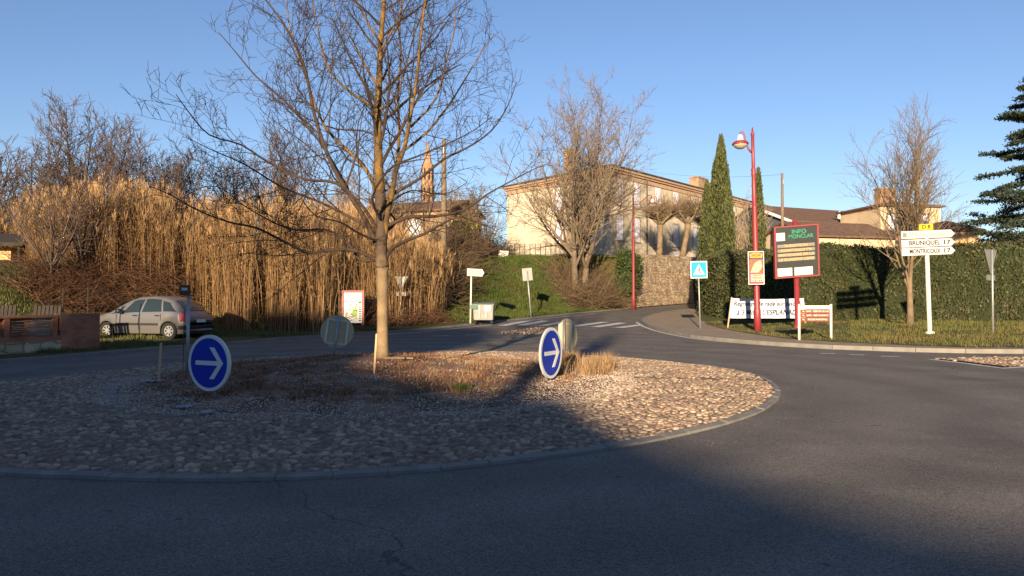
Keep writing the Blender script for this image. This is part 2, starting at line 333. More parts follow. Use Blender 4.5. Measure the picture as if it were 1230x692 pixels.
# ------------------------------------------------------------------ the ground
KL = [Vector((-16, -60, 0)), Vector((-13.6, 4, 0)), Vector((-13.3, 12, 0))] + [G(*p) for p in ((0, 436), (60, 431), (120, 426), (190, 420), (258, 415), (350, 407), (430, 402), (500, 397), (560, 391), (620, 384.5), (690, 377), (765, 370))] + [Vector((17, 68, 0)), Vector((26, 80, 0)), Vector((40, 90, 0)), Vector((120, 120, 0))]
def segd(p, a, b):
    ax, ay = a.x, a.y; dx, dy = b.x - ax, b.y - ay; t = max(0, min(1, ((p[0] - ax) * dx + (p[1] - ay) * dy) / (dx * dx + dy * dy)))
    qx, qy = ax + dx * t, ay + dy * t; return math.hypot(p[0] - qx, p[1] - qy), (dx * (p[1] - ay) - dy * (p[0] - ax)), qx
def sL(x, y):
    best = (1e9, 0, 0)
    for a, b in zip(KL[:-1], KL[1:]):
        r = segd((x, y), a, b)
        if r[0] < best[0]: best = r
    return best
def lerp_tab(x, tab):
    if x <= tab[0][0]: return tab[0][1]
    for (a, va), (b, vb) in zip(tab[:-1], tab[1:]):
        if x <= b: t = (x - a) / (b - a); return va + (vb - va) * t
    return tab[-1][1]
def zL(x, y):
    s, side, q = sL(x, y)
    if side < 0: s = 0
    s0 = lerp_tab(q, [(-12.5, 4.5), (-9.5, 5.0), (-8, 2.2), (-3, 1.0), (8.2, .9), (9.6, .32)])
    wd = lerp_tab(q, [(-9, 7), (-5, 7), (8.2, 6), (9.6, .25)])
    h = lerp_tab(q, [(-9, 3.0), (-4, 3.7), (8, 3.9), (12, 4.1)])
    k = sm((s - s0) / wd); n = nz(x, y, 0, .35) * .5 + nz(x, y, 3, 1.1) * .16
    amp = sm((s - s0) / 1.5) if q < 9 else 0
    far = max(0, s - 60) * .03 + (12 * sm((s - 150) / 200))
    return base(x, y) + .06 + .06 * min(1, s) + h * k + n * amp + far
def strip(A, B, name, zf, m, vs, sub=3, smooth=True):
    def res(poly):
        out = []
        for a, b in zip(poly[:-1], poly[1:]):
            for k in range(sub): out.append(a.lerp(b, k / sub))
        return out + [poly[-1]]
    A = res(A); B = res(B); mb = MB(); n = len(vs)
    for a, b in zip(A, B):
        for v in vs:
            p = a.lerp(b, v); mb.v.append((p.x, p.y, zf(p.x, p.y)))
    for i in range(len(A) - 1):
        for j in range(n - 1): mb.f.append((i * n + j, (i + 1) * n + j, (i + 1) * n + j + 1, i * n + j + 1))
    return mb.build(name, m, smooth=smooth)
V2 = lambda x, y: Vector((x, y, 0))
# road sheet
mb = MB(); xs = [-600, -200, -60, -30] + [-20 + i * 2 for i in range(31)] + [60, 200, 600]; ys = [-200, -60, -20] + [i for i in range(0, 121)] + [200, 700]
for x in xs:
    for y in ys: mb.v.append((x, y, base(x, y)))
for i in range(len(xs) - 1):
    for j in range(len(ys) - 1): q = i * len(ys) + j; mb.f.append((q, q + len(ys), q + len(ys) + 1, q + 1))
tag(mb.build('road', 'asphalt', smooth=True), kind='structure')
# left bank
FL = [V2(-400, -60), V2(-400, 4), V2(-400, 20), V2(-400, 60), V2(-400, 90), V2(-400, 120), V2(-390, 160), V2(-370, 200), V2(-320, 300), V2(-260, 400), V2(-200, 450), V2(-140, 480), V2(-90, 500), V2(-30, 520), V2(30, 520), V2(90, 520), V2(170, 500), V2(260, 450), V2(400, 300)]
vs = [0, .0006, .0012, .0022, .0034, .005, .0065, .008, .010, .012, .014, .0165, .019, .022, .025, .03, .036, .045, .06, .08, .12, .18, .3, .5, .75, 1]
tag(strip(KL, FL, 'grassy_bank', zL, 'bank', vs, 8), kind='structure')
# low kerb on the left
def edge_kerb(line, name, wd, h, m, seglen=1.0, out=1, lower=.3):
    mb = MB(); acc = []
    for a, b in zip(line[:-1], line[1:]):
        n = max(1, int((b - a).length / seglen))
        for k in range(n): acc.append(a.lerp(b, k / n))
    acc.append(line[-1])
    for a, b in zip(acc[:-1], acc[1:]):
        d = (b - a).normalized(); nn = Vector((-d.y, d.x, 0)) * out; a2 = a + d * .008; b2 = b - d * .008
        za, zb = base(a.x, a.y), base(b.x, b.y)
        q = [a2, b2, b2 + nn * wd, a2 + nn * wd]; z = [za, zb, zb, za]
        if out < 0: q = q[::-1]; z = z[::-1]
        mb.hexa([(p.x, p.y, zz - lower) for p, zz in zip(q, z)], [(p.x, p.y, zz + h) for p, zz in zip(q, z)])
    return mb.build(name, m)
tag(edge_kerb(KL[1:15], 'left_kerb', .28, .075, 'kerb_dark'), kind='structure')
# right side: kerb, pavement, verge
KR = [V2(70, 12), V2(32, 18.6)] + [G(*p) for p in ((1230, 425), (1160, 424.5), (1100, 423), (1000, 419.5), (940, 416), (900, 413), (860, 409.5), (830, 406), (805, 401), (788, 396.5), (776, 391.5), (770, 387), (774, 383), (788, 378.5), (810, 374.5))] + [V2(17, 58), V2(24, 66), V2(42, 80), V2(120, 105)]
GRl = [V2(70, 13.5), V2(32, 20.2)] + [G(*p, zf=lambda x, y: base(x, y) + .13) for p in ((1230, 417.5), (1160, 417), (1100, 415), (1000, 410.5), (940, 406), (900, 400.5), (870, 395.5), (850, 390), (846, 387), (843, 385), (841, 383), (839, 381), (838, 379), (836, 377), (834, 375))] + [V2(19, 57), V2(26, 64.5), V2(43, 78), V2(120, 103)]
def zP(x, y): return base(x, y) + .125
tag(strip(KR, [a.lerp(b, 1.0) + (b - a).normalized() * .4 for a, b in zip(KR, GRl)], 'pavement', zP, 'paving', [0, .25, .5, .75, 1]), kind='structure')
def sR(x, y):
    return min(segd((x, y), a, b)[0] for a, b in zip(GRl[:-1], GRl[1:]))
def zR(x, y):
    s = sR(x, y)
    return base(x, y) + .14 + .28 * sm(s / 6) + .04 * nz(x, y, 0, .9) * min(1, s) + .03 * s * 0 + 2.5 * sm((s - 12) / 25)
FR = [V2(400, 20), V2(400, 40)] + [V2(400, 60 + 6 * k) for k in range(15)] + [V2(400, 152), V2(400, 160), V2(400, 170), V2(400, 180)]
tag(strip(GRl, FR, 'verge', zR, 'verge', [0, .001, .003, .005, .008, .011, .015, .02, .03, .05, .08, .13, .2, .4, .7, 1]), kind='structure')
tag(edge_kerb(KR[:-3], 'right_kerb', .18, .13, 'kerb', out=-1), kind='structure')

# road markings
def ribbon(mb, pts, wd, off=.011, close=None):
    fine = []
    for a, b in zip(pts[:-1], pts[1:]):
        n = max(1, int((b - a).length / .5))
        for k in range(n): fine.append(a.lerp(b, k / n))
    fine.append(pts[-1])
    i0 = len(mb.v)
    for i, p in enumerate(fine):
        d = (fine[min(i + 1, len(fine) - 1)] - fine[max(0, i - 1)]); d.z = 0; d.normalize(); nn = Vector((-d.y, d.x, 0)) * wd / 2
        for q in (p - nn, p + nn): mb.v.append((q.x, q.y, base(q.x, q.y) + off))
    for i in range(len(fine) - 1): q = i0 + 2 * i; mb.f.append((q, q + 2, q + 3, q + 1))
mk = MB()
near = [(603, 391.5), (626, 391), (652, 391.5), (689, 392), (715, 393), (742, 394)]; far = [(632, 386), (655, 385.5), (683, 386), (727, 387), (748, 388), (769, 390.5)]
for a, b in zip(near, far): ribbon(mk, [G(*a), G(*b)], .5)
ribbon(mk, [G(*p) for p in ((455, 402.5), (500, 399.5), (540, 395.8), (590, 390.5))], .14)
ribbon(mk, [G(*p) for p in ((612, 388), (660, 382.5), (715, 377))], .14)
for a, b in (((520, 404), (540, 403.2)), ((560, 403), (575, 402.2)), ((660, 398), (664, 397.8))): ribbon(mk, [G(*a), G(*b)], .16)
off = [p + (p - q).normalized() * .35 for p, q in zip(KR, GRl)]
ribbon(mk, off[4:14], .14)
for a, b in (((985, 425), (1003, 425.3)), ((1020, 426.3), (1038, 426.8)), ((1058, 428.3), (1080, 428.6))): ribbon(mk, [G(*a), G(*b)], .16)
ribbon(mk, [G(1117, 432), G(1160, 437), G(1205, 443), G(1260, 439)], .16)
ribbon(mk, [G(596, 400.8), G(630, 402.3), G(668, 403)], .10)
tag(mk.build('road_marking', 'paint'), kind='structure')

# ------------------------------------------------------------------ the traffic island
IC = V2(-2.6, 14.1)
outl = [G(*p) for p in ((700, 427.5), (760, 431), (820, 437), (860, 441.5), (892, 447), (916, 454), (932, 463), (938, 474), (930, 485), (911, 497), (880, 508), (844, 518), (780, 532), (700, 545), (600, 558), (500, 568), (400, 574.5), (300, 578), (200, 578.5), (100, 575.5), (0, 571), (-80, 565))]
outl += [V2(-7.4, 7.5), V2(-9.0, 9.0), V2(-9.9, 11), V2(-9.9, 13), V2(-9.3, 15.2), V2(-8.6, 17.3), V2(-7.3, 19.4), V2(-5.5, 21.2), V2(-3.5, 22.2), V2(-1.2, 22.3), V2(.8, 21.8)]
outl = [V2(p.x, p.y) for p in outl]
def catmull(pts, n=6):
    out = []; N = len(pts)
    for i in range(N):
        p0, p1, p2, p3 = pts[i - 1], pts[i], pts[(i + 1) % N], pts[(i + 2) % N]
        for k in range(n):
            t = k / n; out.append(.5 * ((2 * p1) + (p2 - p0) * t + (2 * p0 - 5 * p1 + 4 * p2 - p3) * t * t + (3 * p1 - p0 - 3 * p2 + p3) * t ** 3))
    return out
OC = catmull(outl, 6)
rads = {}
for p in OC:
    d = p - IC; rads[math.atan2(d.y, d.x)] = d.length
rk = sorted(rads)
def RO(th):
    th = (th + PI) % (2 * PI) - PI
    import bisect
    i = bisect.bisect(rk, th); a = rk[i - 1]; b = rk[i % len(rk)]
    ta = a if i > 0 else a - 2 * PI; tb = b if i < len(rk) else b + 2 * PI
    t = (th - ta) / max(1e-6, tb - ta); return rads[a] * (1 - t) + rads[b] * t
RI = 4.5
def zI(x, y):
    dx, dy = x - IC.x, y - IC.y; r = math.hypot(dx, dy); ro = RO(math.atan2(dy, dx))
    if r > RI: return .040 + .07 * (1 - (r - RI) / max(.1, ro - RI)) + .012 * nz(x, y, 0, 1.3)
    t = r / RI
    return .11 + .39 * (1 - t ** 1.3) + (.05 * nz(x, y, 5, .8) + .025 * nz(x, y, 9, 2.5)) * sm((1 - t) * 5)
mb = MB(); NT = 120; NRs = [0.0] + [k / 16 for k in range(1, 17)] 
rows = [RI * k / 18 for k in range(1, 19)]
mb.v.append((IC.x, IC.y, zI(IC.x, IC.y)))
for r in rows:
    for k in range(NT): th = 2 * PI * k / NT; x = IC.x + r * math.cos(th); y = IC.y + r * math.sin(th); mb.v.append((x, y, zI(x, y)))
for k in range(NT): mb.f.append((0, 1 + k, 1 + (k + 1) % NT))
for j in range(len(rows) - 1):
    for k in range(NT): a = 1 + j * NT; mb.f.append((a + k, a + NT + k, a + NT + (k + 1) % NT, a + (k + 1) % NT))
tag(mb.build('island_mound', 'mound', smooth=True), kind='structure')
mb = MB(); nv = 10
for j in range(nv + 1):
    for k in range(NT):
        th = 2 * PI * k / NT; ro = RO(th) - .09; r = RI * .99 + (ro - RI * .99) * j / nv; x = IC.x + r * math.cos(th); y = IC.y + r * math.sin(th); mb.v.append((x, y, zI(x, y) - .012))
for j in range(nv):
    for k in range(NT): a = j * NT; mb.f.append((a + k, a + NT + k, a + NT + (k + 1) % NT, a + (k + 1) % NT))
tag(mb.build('island_apron', 'mortar', smooth=True), kind='structure')
# kerb ring of the island
mb = MB(); NK = 96
for k in range(NK):
    t0 = 2 * PI * k / NK + .0004; t1 = 2 * PI * (k + 1) / NK - .0004; b4 = []; t4 = []
    for (th, dr) in ((t0, -.10), (t0, 0), (t1, 0), (t1, -.10)):
        r = RO(th) + dr; x = IC.x + r * math.cos(th); y = IC.y + r * math.sin(th); b4.append((x, y, -.2)); t4.append((x, y, (.045 if dr else .03) + .004 * math.sin(k * 2.3)))
    mb.hexa(b4, t4)
tag(mb.build('island_kerb', 'kerb_dark'), kind='structure')
# broken inner ring of kerb stones
mb = MB(); rs = random.Random(3)
for k in range(34):
    th = 2 * PI * k / 34 + .02
    if rs.random() < .4: continue
    l = 2 * PI * RI / 34 * .9; cx = IC.x + (RI + rs.uniform(-.05, .05)) * math.cos(th); cy = IC.y + (RI + rs.uniform(-.05, .05)) * math.sin(th)
    a = th + PI / 2 + rs.uniform(-.06, .06); ux, uy = math.cos(a), math.sin(a); z = zI(cx, cy); h = rs.uniform(-.02, .03)
    if cx > .3: continue
    q = []
    for (u, v) in ((-l / 2, .1), (l / 2, .1), (l / 2, -.1), (-l / 2, -.1)): q.append((cx + ux * u - uy * v, cy + uy * u + ux * v))
    q = q[::-1]
    mb.hexa([(x, y, z - .1) for x, y in q], [(x, y, z + h + rs.uniform(-.01, .01)) for x, y in q])
bevel(tag(mb.build('inner_kerb', 'kerb_dark'), kind='structure'), .015)

# cobblestones: uncountable, one object
mb = MB(); rs = random.Random(11)
def stone(mb, x, y, z, L_, W_, H_, a, rs):
    i = len(mb.v); ca, sa = math.cos(a), math.sin(a); n = 7
    for (k, hh) in ((1.0, -.3), (.86, .62), (.5, .95)):
        for j in range(n):
            t = 2 * PI * j / n + rs.uniform(-.15, .15); u = L_ * k * math.cos(t) * rs.uniform(.88, 1.08); v = W_ * k * math.sin(t) * rs.uniform(.88, 1.08)
            mb.v.append((x + ca * u - sa * v, y + sa * u + ca * v, z + H_ * hh))
    for q in range(2):
        for j in range(n): mb.f.append((i + q * n + j, i + q * n + (j + 1) % n, i + (q + 1) * n + (j + 1) % n, i + (q + 1) * n + j))
    mb.f.append(tuple(i + 2 * n + j for j in range(n)))
r = RI + .12
while r < 9.6:
    th = rs.uniform(0, .1); 
    while th < 2 * PI + 0.0:
        L_ = rs.uniform(.032, .075); x = IC.x + (r + rs.uniform(-.03, .03)) * math.cos(th); y = IC.y + (r + rs.uniform(-.03, .03)) * math.sin(th)
        if r < RO(th) - .14 and not (r < 5.1 and x < -2 and nz(x, y, 7, .9) > .2):
            stone(mb, x, y, zI(x, y) - .012, L_, rs.uniform(.028, .046), rs.uniform(.010, .030), th + PI / 2 + rs.gauss(0, .7), rs)
        th += (2 * L_ + rs.uniform(-.01, .025)) / r
    r += .078
tag(mb.build('cobblestones', 'cobble', smooth=True), 'rounded river cobbles set in the apron of the roundabout island', 'cobbles', kind='stuff')
def inpoly(x, y, poly):
    c = False; j = len(poly) - 1
    for i in range(len(poly)):
        a, b = poly[i], poly[j]
        if (a.y > y) != (b.y > y) and x < (b.x - a.x) * (y - a.y) / (b.y - a.y) + a.x: c = not c
        j = i
    return c
def patch(name, px, label, n):
    poly = [G(*p) for p in px]; mb = MB()
    mb.poly([(p.x, p.y, base(p.x, p.y) + .03) for p in poly]); bed = mb.build(name + '_bed', 'mortar'); tag(bed, kind='structure')
    mb = MB(); x0 = min(p.x for p in poly); x1 = max(p.x for p in poly); y0 = min(p.y for p in poly); y1 = max(p.y for p in poly)
    xx = x0
    while xx < x1:
        yy = y0
        while yy < y1:
            x = xx + rs.uniform(-.05, .05); y = yy + rs.uniform(-.05, .05)
            if inpoly(x, y, poly): stone(mb, x, y, base(x, y) + .02, rs.uniform(.06, .09), rs.uniform(.04, .07), rs.uniform(.02, .045), rs.uniform(0, 3), rs)
            yy += .15
        xx += .17
    tag(mb.build(name, 'cobble', smooth=True), label, 'cobbles', kind='stuff')
patch('splitter_cobbles', ((1125, 432), (1165, 430.5), (1270, 429.5), (1270, 437.5), (1206, 441.5), (1165, 436.3)), 'cobbled splitter patch in the road at the right edge', 1)
patch('wedge_cobbles', ((598, 400.4), (632, 395.2), (676, 392.2), (684, 396), (668, 402.2), (630, 401.4)), 'cobbled wedge in the road before the zebra crossing', 1)

mb = MB()
for k in range(350):
    th = rs.uniform(-PI, .9); rr = RO(th) + abs(rs.gauss(0, .5)) + .02; x = IC.x + rr * math.cos(th); y = IC.y + rr * math.sin(th); z_ = base(x, y); s_ = rs.uniform(.002, .007); i = len(mb.v)
    for q in range(3): t_ = 2.1 * q + rs.random(); mb.v.append((x + s_ * math.cos(t_), y + s_ * math.sin(t_), z_))
    mb.v.append((x, y, z_ + s_)); mb.f += [(i, i + 1, i + 3), (i + 1, i + 2, i + 3), (i + 2, i, i + 3)]
tag(mb.build('road_grit', 'gravel'), 'scattered grit and tiny stones on the asphalt along the island kerb', 'grit', kind='stuff')
# gravel, dead grass and litter on the mound
mb = MB(); rs = random.Random(5)
def chip(mb, x, y, z, s):
    i = len(mb.v)
    for k in range(3):
        t = 2 * PI * k / 3 + rs.uniform(0, 2); mb.v.append((x + s * math.cos(t), y + s * math.sin(t), z + rs.uniform(0, s * .5)))
    mb.v.append((x + rs.uniform(-s, s) * .3, y + rs.uniform(-s, s) * .3, z + s * rs.uniform(.7, 1.1)))
    mb.f += [(i, i + 1, i + 3), (i + 1, i + 2, i + 3), (i + 2, i, i + 3)]
n = 0
while n < 42000:
    th = rs.uniform(-PI, .6); r = RI * math.sqrt(rs.uniform(.02, 1.28)) ; x = IC.x + r * math.cos(th); y = IC.y + r * math.sin(th)
    band = .95 if 3.6 + .4 * nz(x, y, 3, .7) < r < 4.95 else .06
    if nz(x, y, 2, .9) + nz(x, y, 4, 3) * .4 > .12: band += .5
    if rs.random() < band:
        chip(mb, x, y, zI(x, y) - .004, rs.uniform(.009, .021)); 
    n += 1
tag(mb.build('gravel', 'gravel'), 'pale gravel chips spread over the edge of the island mound', 'gravel', kind='stuff')
def blade(mb, x, y, z, h, lean, wd, az):
    cx, cy = math.cos(az), math.sin(az); px_, py_ = -cy * wd, cx * wd; i = len(mb.v)
    mb.v += [(x - px_, y - py_, z), (x + px_, y + py_, z), (x + cx * lean * .4 + px_ * .7, y + cy * lean * .4 + py_ * .7, z + h * .6), (x + cx * lean * .4 - px_ * .7, y + cy * lean * .4 - py_ * .7, z + h * .6), (x + cx * lean, y + cy * lean, z + h)]
    mb.f += [(i, i + 1, i + 2, i + 3), (i + 3, i + 2, i + 4)]
mb = MB(); mb2 = MB()
for c in range(2600):
    th = rs.uniform(-PI, PI); r = 3.95 * math.sqrt(rs.random()); x = IC.x + r * math.cos(th); y = IC.y + r * math.sin(th)
    q = nz(x, y, 1, .8)
    if q < -.2 and rs.random() < .7: continue
    hh = rs.uniform(.025, .085) * (1.3 if q > .2 else 1); tgt = mb2 if (x > -1.5 and rs.random() < .5) else mb
    for k in range(16):
        a = rs.uniform(0, 2 * PI); d = rs.random() * .13; xx = x + d * math.cos(a); yy = y + d * math.sin(a)
        blade(tgt, xx, yy, zI(xx, yy) - .01, hh * rs.uniform(.4, 1.2), rs.uniform(.02, .14), rs.uniform(.003, .007), rs.uniform(0, 2 * PI))
tag(mb.build('dead_ground_cover', 'deadgrass'), 'reddish dead ground cover over the mound', 'dead grass', kind='stuff')
# tussocks of long dry grass round the right-hand arrow sign
for c in range(20):
    bx, by = (1.35, 15.9) if c < 16 else (1.15, 13.9); x = bx + rs.gauss(0, .38); y = by + rs.gauss(0, .3)
    for k in range(120):
        a = rs.uniform(0, 2 * PI); d = abs(rs.gauss(0, .12)); xx = x + d * math.cos(a); yy = y + d * math.sin(a)
        blade(mb2, xx, yy, zI(xx, yy) - .01, rs.uniform(.12, .42), rs.uniform(.05, .3), rs.uniform(.003, .006), rs.uniform(0, 2 * PI))
tag(mb2.build('dry_grass', 'drystraw'), 'straw coloured dry grass on the sunny end of the mound', 'dry grass', kind='stuff')

# ------------------------------------------------------------------ vegetation tools
def rv(rs): return Vector((rs.gauss(0, 1), rs.gauss(0, 1), rs.gauss(0, 1))).normalized()
def path(p, d, L, n, wob, up, rs):
    p = Vector(p); d = Vector(d).normalized(); pts = [p.copy()]; st = L / n
    for k in range(n):
        d = (d + rv(rs) * wob + Vector((0, 0, up))).normalized(); p = p + d * st; pts.append(p.copy())
    return pts
def ramify(mb, pts, r0, r1, lvl, K, rs, t0=.12):
    """K: dens per level, ratio, angle, up, wob"""
    seg = [(b - a).length for a, b in zip(pts[:-1], pts[1:])]; L = sum(seg); n = max(2, int(L * K['dens'][lvl] + rs.random()))
    for i in range(n):
        t = t0 + (1 - t0) * (i + rs.uniform(.1, .9)) / n; q = t * L; k = 0
        while k < len(seg) - 1 and q > seg[k]: q -= seg[k]; k += 1
        f = min(1, q / seg[k]); p = pts[k].lerp(pts[k + 1], f); tg = (pts[k + 1] - pts[k]).normalized()
        pr = rv(rs); pr = (pr - tg * pr.dot(tg)).normalized(); pr.z += K.get('lift', .2); a = K['ang'] * rs.uniform(.65, 1.3)
        d = tg * math.cos(a) + pr * math.sin(a); l = max(K['minl'], L * K['ratio'] * (1 - .55 * t) * rs.uniform(.6, 1.25)); l = min(l, K.get('maxl', 99))
        rr = (r0 + (r1 - r0) * t) * K.get('rr', .55); rr = max(rr, K['minr'])
        m = 5 if lvl > 1 else (4 if lvl == 1 else 3)
        q_ = path(p, d, l, m, K['wob'], K['up'], rs)
        mb.tube(q_, [rr + (max(K['minr'] * .6, rr * .3) - rr) * j / m for j in range(m + 1)], 5 if rr > .03 else (4 if rr > .012 else 3), cap=False)
        if lvl > 0: ramify(mb, q_, rr, max(K['minr'] * .6, rr * .3), lvl - 1, K, rs, .2)
def leafs(mb, pts, s, rs, jit=.3, vert=False, asp=.5):
    for p in pts:
        q = p + rv(rs) * (jit * rs.random()); a = rv(rs)
        if vert: a = Vector((a.x * .25, a.y * .25, 1)).normalized()
        b = a.cross(rv(rs)).normalized() * (s * asp * rs.uniform(.6, 1.2)); a = a * (s * rs.uniform(.6, 1.3))
        i = len(mb.v); mb.v += [tuple(q - b * .9), tuple(q + a * .35 - b * 0 + b), tuple(q + a), tuple(q + a * .35 - b)]; mb.f.append((i, i + 1, i + 2, i + 3))

# ------------------------------------------------------------------ main tree on the island
TB = Vector((-2.46, 13.9, 0)); TB.z = zI(TB.x, TB.y) - .03
tree = thing('bare_tree', 'large leafless tree with pale trunk in the middle of the roundabout island', 'tree', TB)
D0 = 13.9
rs = random.Random(21)
trunk_px = [(459.5, 436), (459.5, 425), (459.5, 380), (459.3, 330), (459.5, 316)]
mb = MB(); pts = [P(x, y, D0) for x, y in trunk_px]; pts[0].z = TB.z - .05
mb.tube([pts[0], pts[1], pts[1].lerp(pts[2], .5), pts[2], pts[2].lerp(pts[3], .5), pts[3], pts[4]], [.150, .120, .106, .103, .102, .106, .118], 18)
mb.build('trunk', 'bark_trunk', tree, sub=TB, smooth=True)
Z4 = lambda x, y: (180 + x / 2.098, y / 2.098)
KM = dict(dens=[6.2, 4.8, 3.4], ratio=.44, ang=.95, up=.025, wob=.17, minl=.22, minr=.0048, rr=.42, lift=.25, maxl=2.2)
def limb(pp, doff, r0, r1, m, lvl=2, name='limb', first=.15):
    q = [];N = len(pp); last = None
    for i, (x, y) in enumerate(pp): 
        X, Y = Z4(x, y); t = i / (N - 1); q.append(P(X, Y, D0 + doff * t ** 1.1 + (rs.uniform(-.08, .08) if i else 0)))
    # smooth
    qq = []
    for i in range(len(q) - 1):
        p0, p1, p2, p3 = q[max(0, i - 1)], q[i], q[i + 1], q[min(N - 1, i + 2)]
        for k in range(3):
            t = k / 3; qq.append(.5 * ((2 * p1) + (p2 - p0) * t + (2 * p0 - 5 * p1 + 4 * p2 - p3) * t * t + (3 * p1 - p0 - 3 * p2 + p3) * t ** 3))
    qq.append(q[-1]); n = len(qq)
    r0 *= .84 if r0 < .1 else 1; mb = MB(); mb.tube(qq, [r0 + (r1 - r0) * (i / (n - 1)) ** .8 for i in range(n)], 9 if r0 > .05 else 6)
    o = mb.build(name, m, tree, sub=TB, smooth=True); tw_ = MB(); ramify(tw_, qq, r0, r1, lvl, KM, rs, first); tw_.build('twigs', 'bark_twig', o, sub=TB, smooth=True); return o
leader = [(586, 670), (583, 640), (583, 560), (580, 480), (576, 400), (574, 300), (578, 200), (582, 100), (590, 0), (593, -110), (600, -230), (598, -340)]
limb(leader[:4], 0, .125, .10, 'bark_trunk', 0, 'lower_leader', .5)
limb(leader[3:], .3, .10, .015, 'bark_lichen', 2, 'leader', .05)
limb([(590, 600), (600, 530), (612, 480), (620, 430), (642, 370), (657, 290), (672, 200), (682, 100), (695, 0), (715, -100), (725, -200)], -.9, .075, .012, 'bark_lichen')
limb([(600, 505), (622, 420), (628, 330), (625, 240), (632, 150), (630, 60), (645, -50), (650, -140)], .9, .05, .01, 'bark_lichen')
limb([(588, 655), (560, 590), (538, 545), (490, 470), (450, 395), (415, 290), (395, 190), (370, 120), (330, 50), (285, -10), (250, -70)], -.6, .072, .01, 'bark_limb')
limb([(582, 560), (568, 480), (545, 428), (500, 380), (445, 325), (412, 250), (385, 170), (350, 60), (345, -60)], .8, .055, .01, 'bark_lichen')
limb([(582, 600), (540, 525), (470, 462), (390, 452), (300, 410), (230, 365), (150, 340), (100, 285), (66, 238)], -1.4, .05, .007, 'bark_limb')
limb([(500, 478), (430, 360), (340, 255), (270, 195), (215, 130), (172, 80)], -.9, .04, .006, 'bark_limb')
limb([(575, 585), (500, 545), (430, 510), (330, 470), (240, 415), (150, 375), (90, 345)], 1.2, .045, .006, 'bark_limb')
limb([(580, 660), (520, 632), (450, 630), (400, 637), (340, 610), (270, 575), (200, 560), (120, 530), (50, 490), (0, 470)], -1.6, .05, .006, 'bark_limb')
limb([(575, 655), (530, 655), (505, 620), (450, 580), (370, 580), (310, 560), (240, 520), (170, 470), (110, 480)], 1.6, .042, .006, 'bark_limb')
limb([(590, 660), (612, 625), (650, 605), (690, 590), (745, 560), (800, 540), (850, 535)], -1.2, .055, .008, 'bark_limb')
limb([(588, 575), (650, 548), (720, 545), (790, 530), (850, 490), (900, 462), (965, 428), (1010, 410)], .9, .05, .006, 'bark_limb')
limb([(610, 490), (680, 450), (740, 402), (800, 372), (860, 330), (900, 270), (925, 205)], -1.0, .04, .006, 'bark_limb')
limb([(632, 385), (700, 332), (760, 255), (800, 190), (850, 110), (880, 80)], 1.2, .036, .006, 'bark_lichen')
limb([(657, 320), (720, 250), (745, 160), (770, 60), (765, -40)], -.8, .03, .006, 'bark_lichen')
limb([(576, 270), (530, 250), (480, 210), (445, 160), (425, 80), (410, -10), (400, -100)], -.7, .038, .006, 'bark_lichen')
limb([(578, 220), (545, 170), (510, 100), (470, 30), (455, -60)], .8, .034, .006, 'bark_lichen')
limb([(577, 275), (615, 255), (640, 190), (665, 90), (700, 0), (740, -80)], 1.1, .034, .006, 'bark_lichen')
limb([(580, 130), (620, 60), (650, -30), (690, -120)], -.5, .03, .006, 'bark_lichen')
limb([(581, 110), (540, 40), (505, -40), (490, -140)], -.5, .03, .006, 'bark_lichen')
limb([(580, 350), (540, 330), (470, 325), (400, 300), (330, 260), (260, 240)], 1.3, .028, .005, 'bark_limb')
limb([(586, 560), (560, 500), (600, 430), (640, 410), (700, 400)], -2.6, .04, .006, 'bark_limb')
limb([(584, 590), (620, 560), (600, 520), (660, 480), (740, 490), (800, 460)], 2.6, .04, .006, 'bark_limb')
limb([(582, 610), (530, 590), (480, 560), (420, 545), (380, 500)], -2.4, .036, .006, 'bark_limb')

# ------------------------------------------------------------------ generic bare trees
def bare_tree(bpx, bpy_, d, height, spread, label, m, seed, stems=1, rad=.2, K=None, zf=zL, tw=.012, lean=.2, kind='bare_tree', group=None, lvl=2, first=.3, upw=.06, dens=(2.2, 1.6, 1.0), split=5, base_pt=None, tiltk=1.3):
    rs = random.Random(seed); b = base_pt or P(bpx, bpy_, d); b = Vector((b.x, b.y, zf(b.x, b.y) - .1))
    t = thing(kind, label, 'tree', b, group=group); tm = MB(); cm = MB()
    K = dict(dens=list(dens), ratio=.42, ang=.7, up=upw, wob=.14, minl=.5, minr=tw, rr=.5, lift=.25, maxl=height * .3)
    for s in range(stems):
        a = 2 * PI * s / max(1, stems) + rs.uniform(-.4, .4); o = Vector((math.cos(a), math.sin(a), 0)) * (rad * .8 if stems > 1 else 0)
        dr = Vector((math.cos(a) * lean if stems > 1 else rs.uniform(-.06, .06), math.sin(a) * lean if stems > 1 else rs.uniform(-.06, .06), 1))
        hh = height * first; q = path(b + o, dr, hh, 5, .06, .05, rs); tm.tube(q, [rad * (1.15 - .1 * j) * (1 if j else 1.2) for j in range(6)], 10)
        for k in range(split):
            an = 2 * PI * k / split + rs.uniform(-.5, .5); tilt = rs.uniform(.15, 1) * spread / height * tiltk
            st = q[-1] if k < 2 else q[rs.choice([3, 4, 5])]
            L_ = height * (1 - first) * (1.05 - .3 * tilt) * rs.uniform(.85, 1.05)
            dd = Vector((math.cos(an) * tilt, math.sin(an) * tilt, 1)); r0 = rad * rs.uniform(.45, .62)
            qq = path(st, dd, L_, 8, .1, .05, rs); cm.tube(qq, [r0 + (tw - r0) * (j / 8) ** .8 for j in range(9)], 7, cap=False)
            ramify(cm, qq, r0, tw, lvl, K, rs, .12)
    tm.build('trunk', m, t, sub=b, smooth=True); cm.build('crown', m, t, sub=b, smooth=True)
    return t
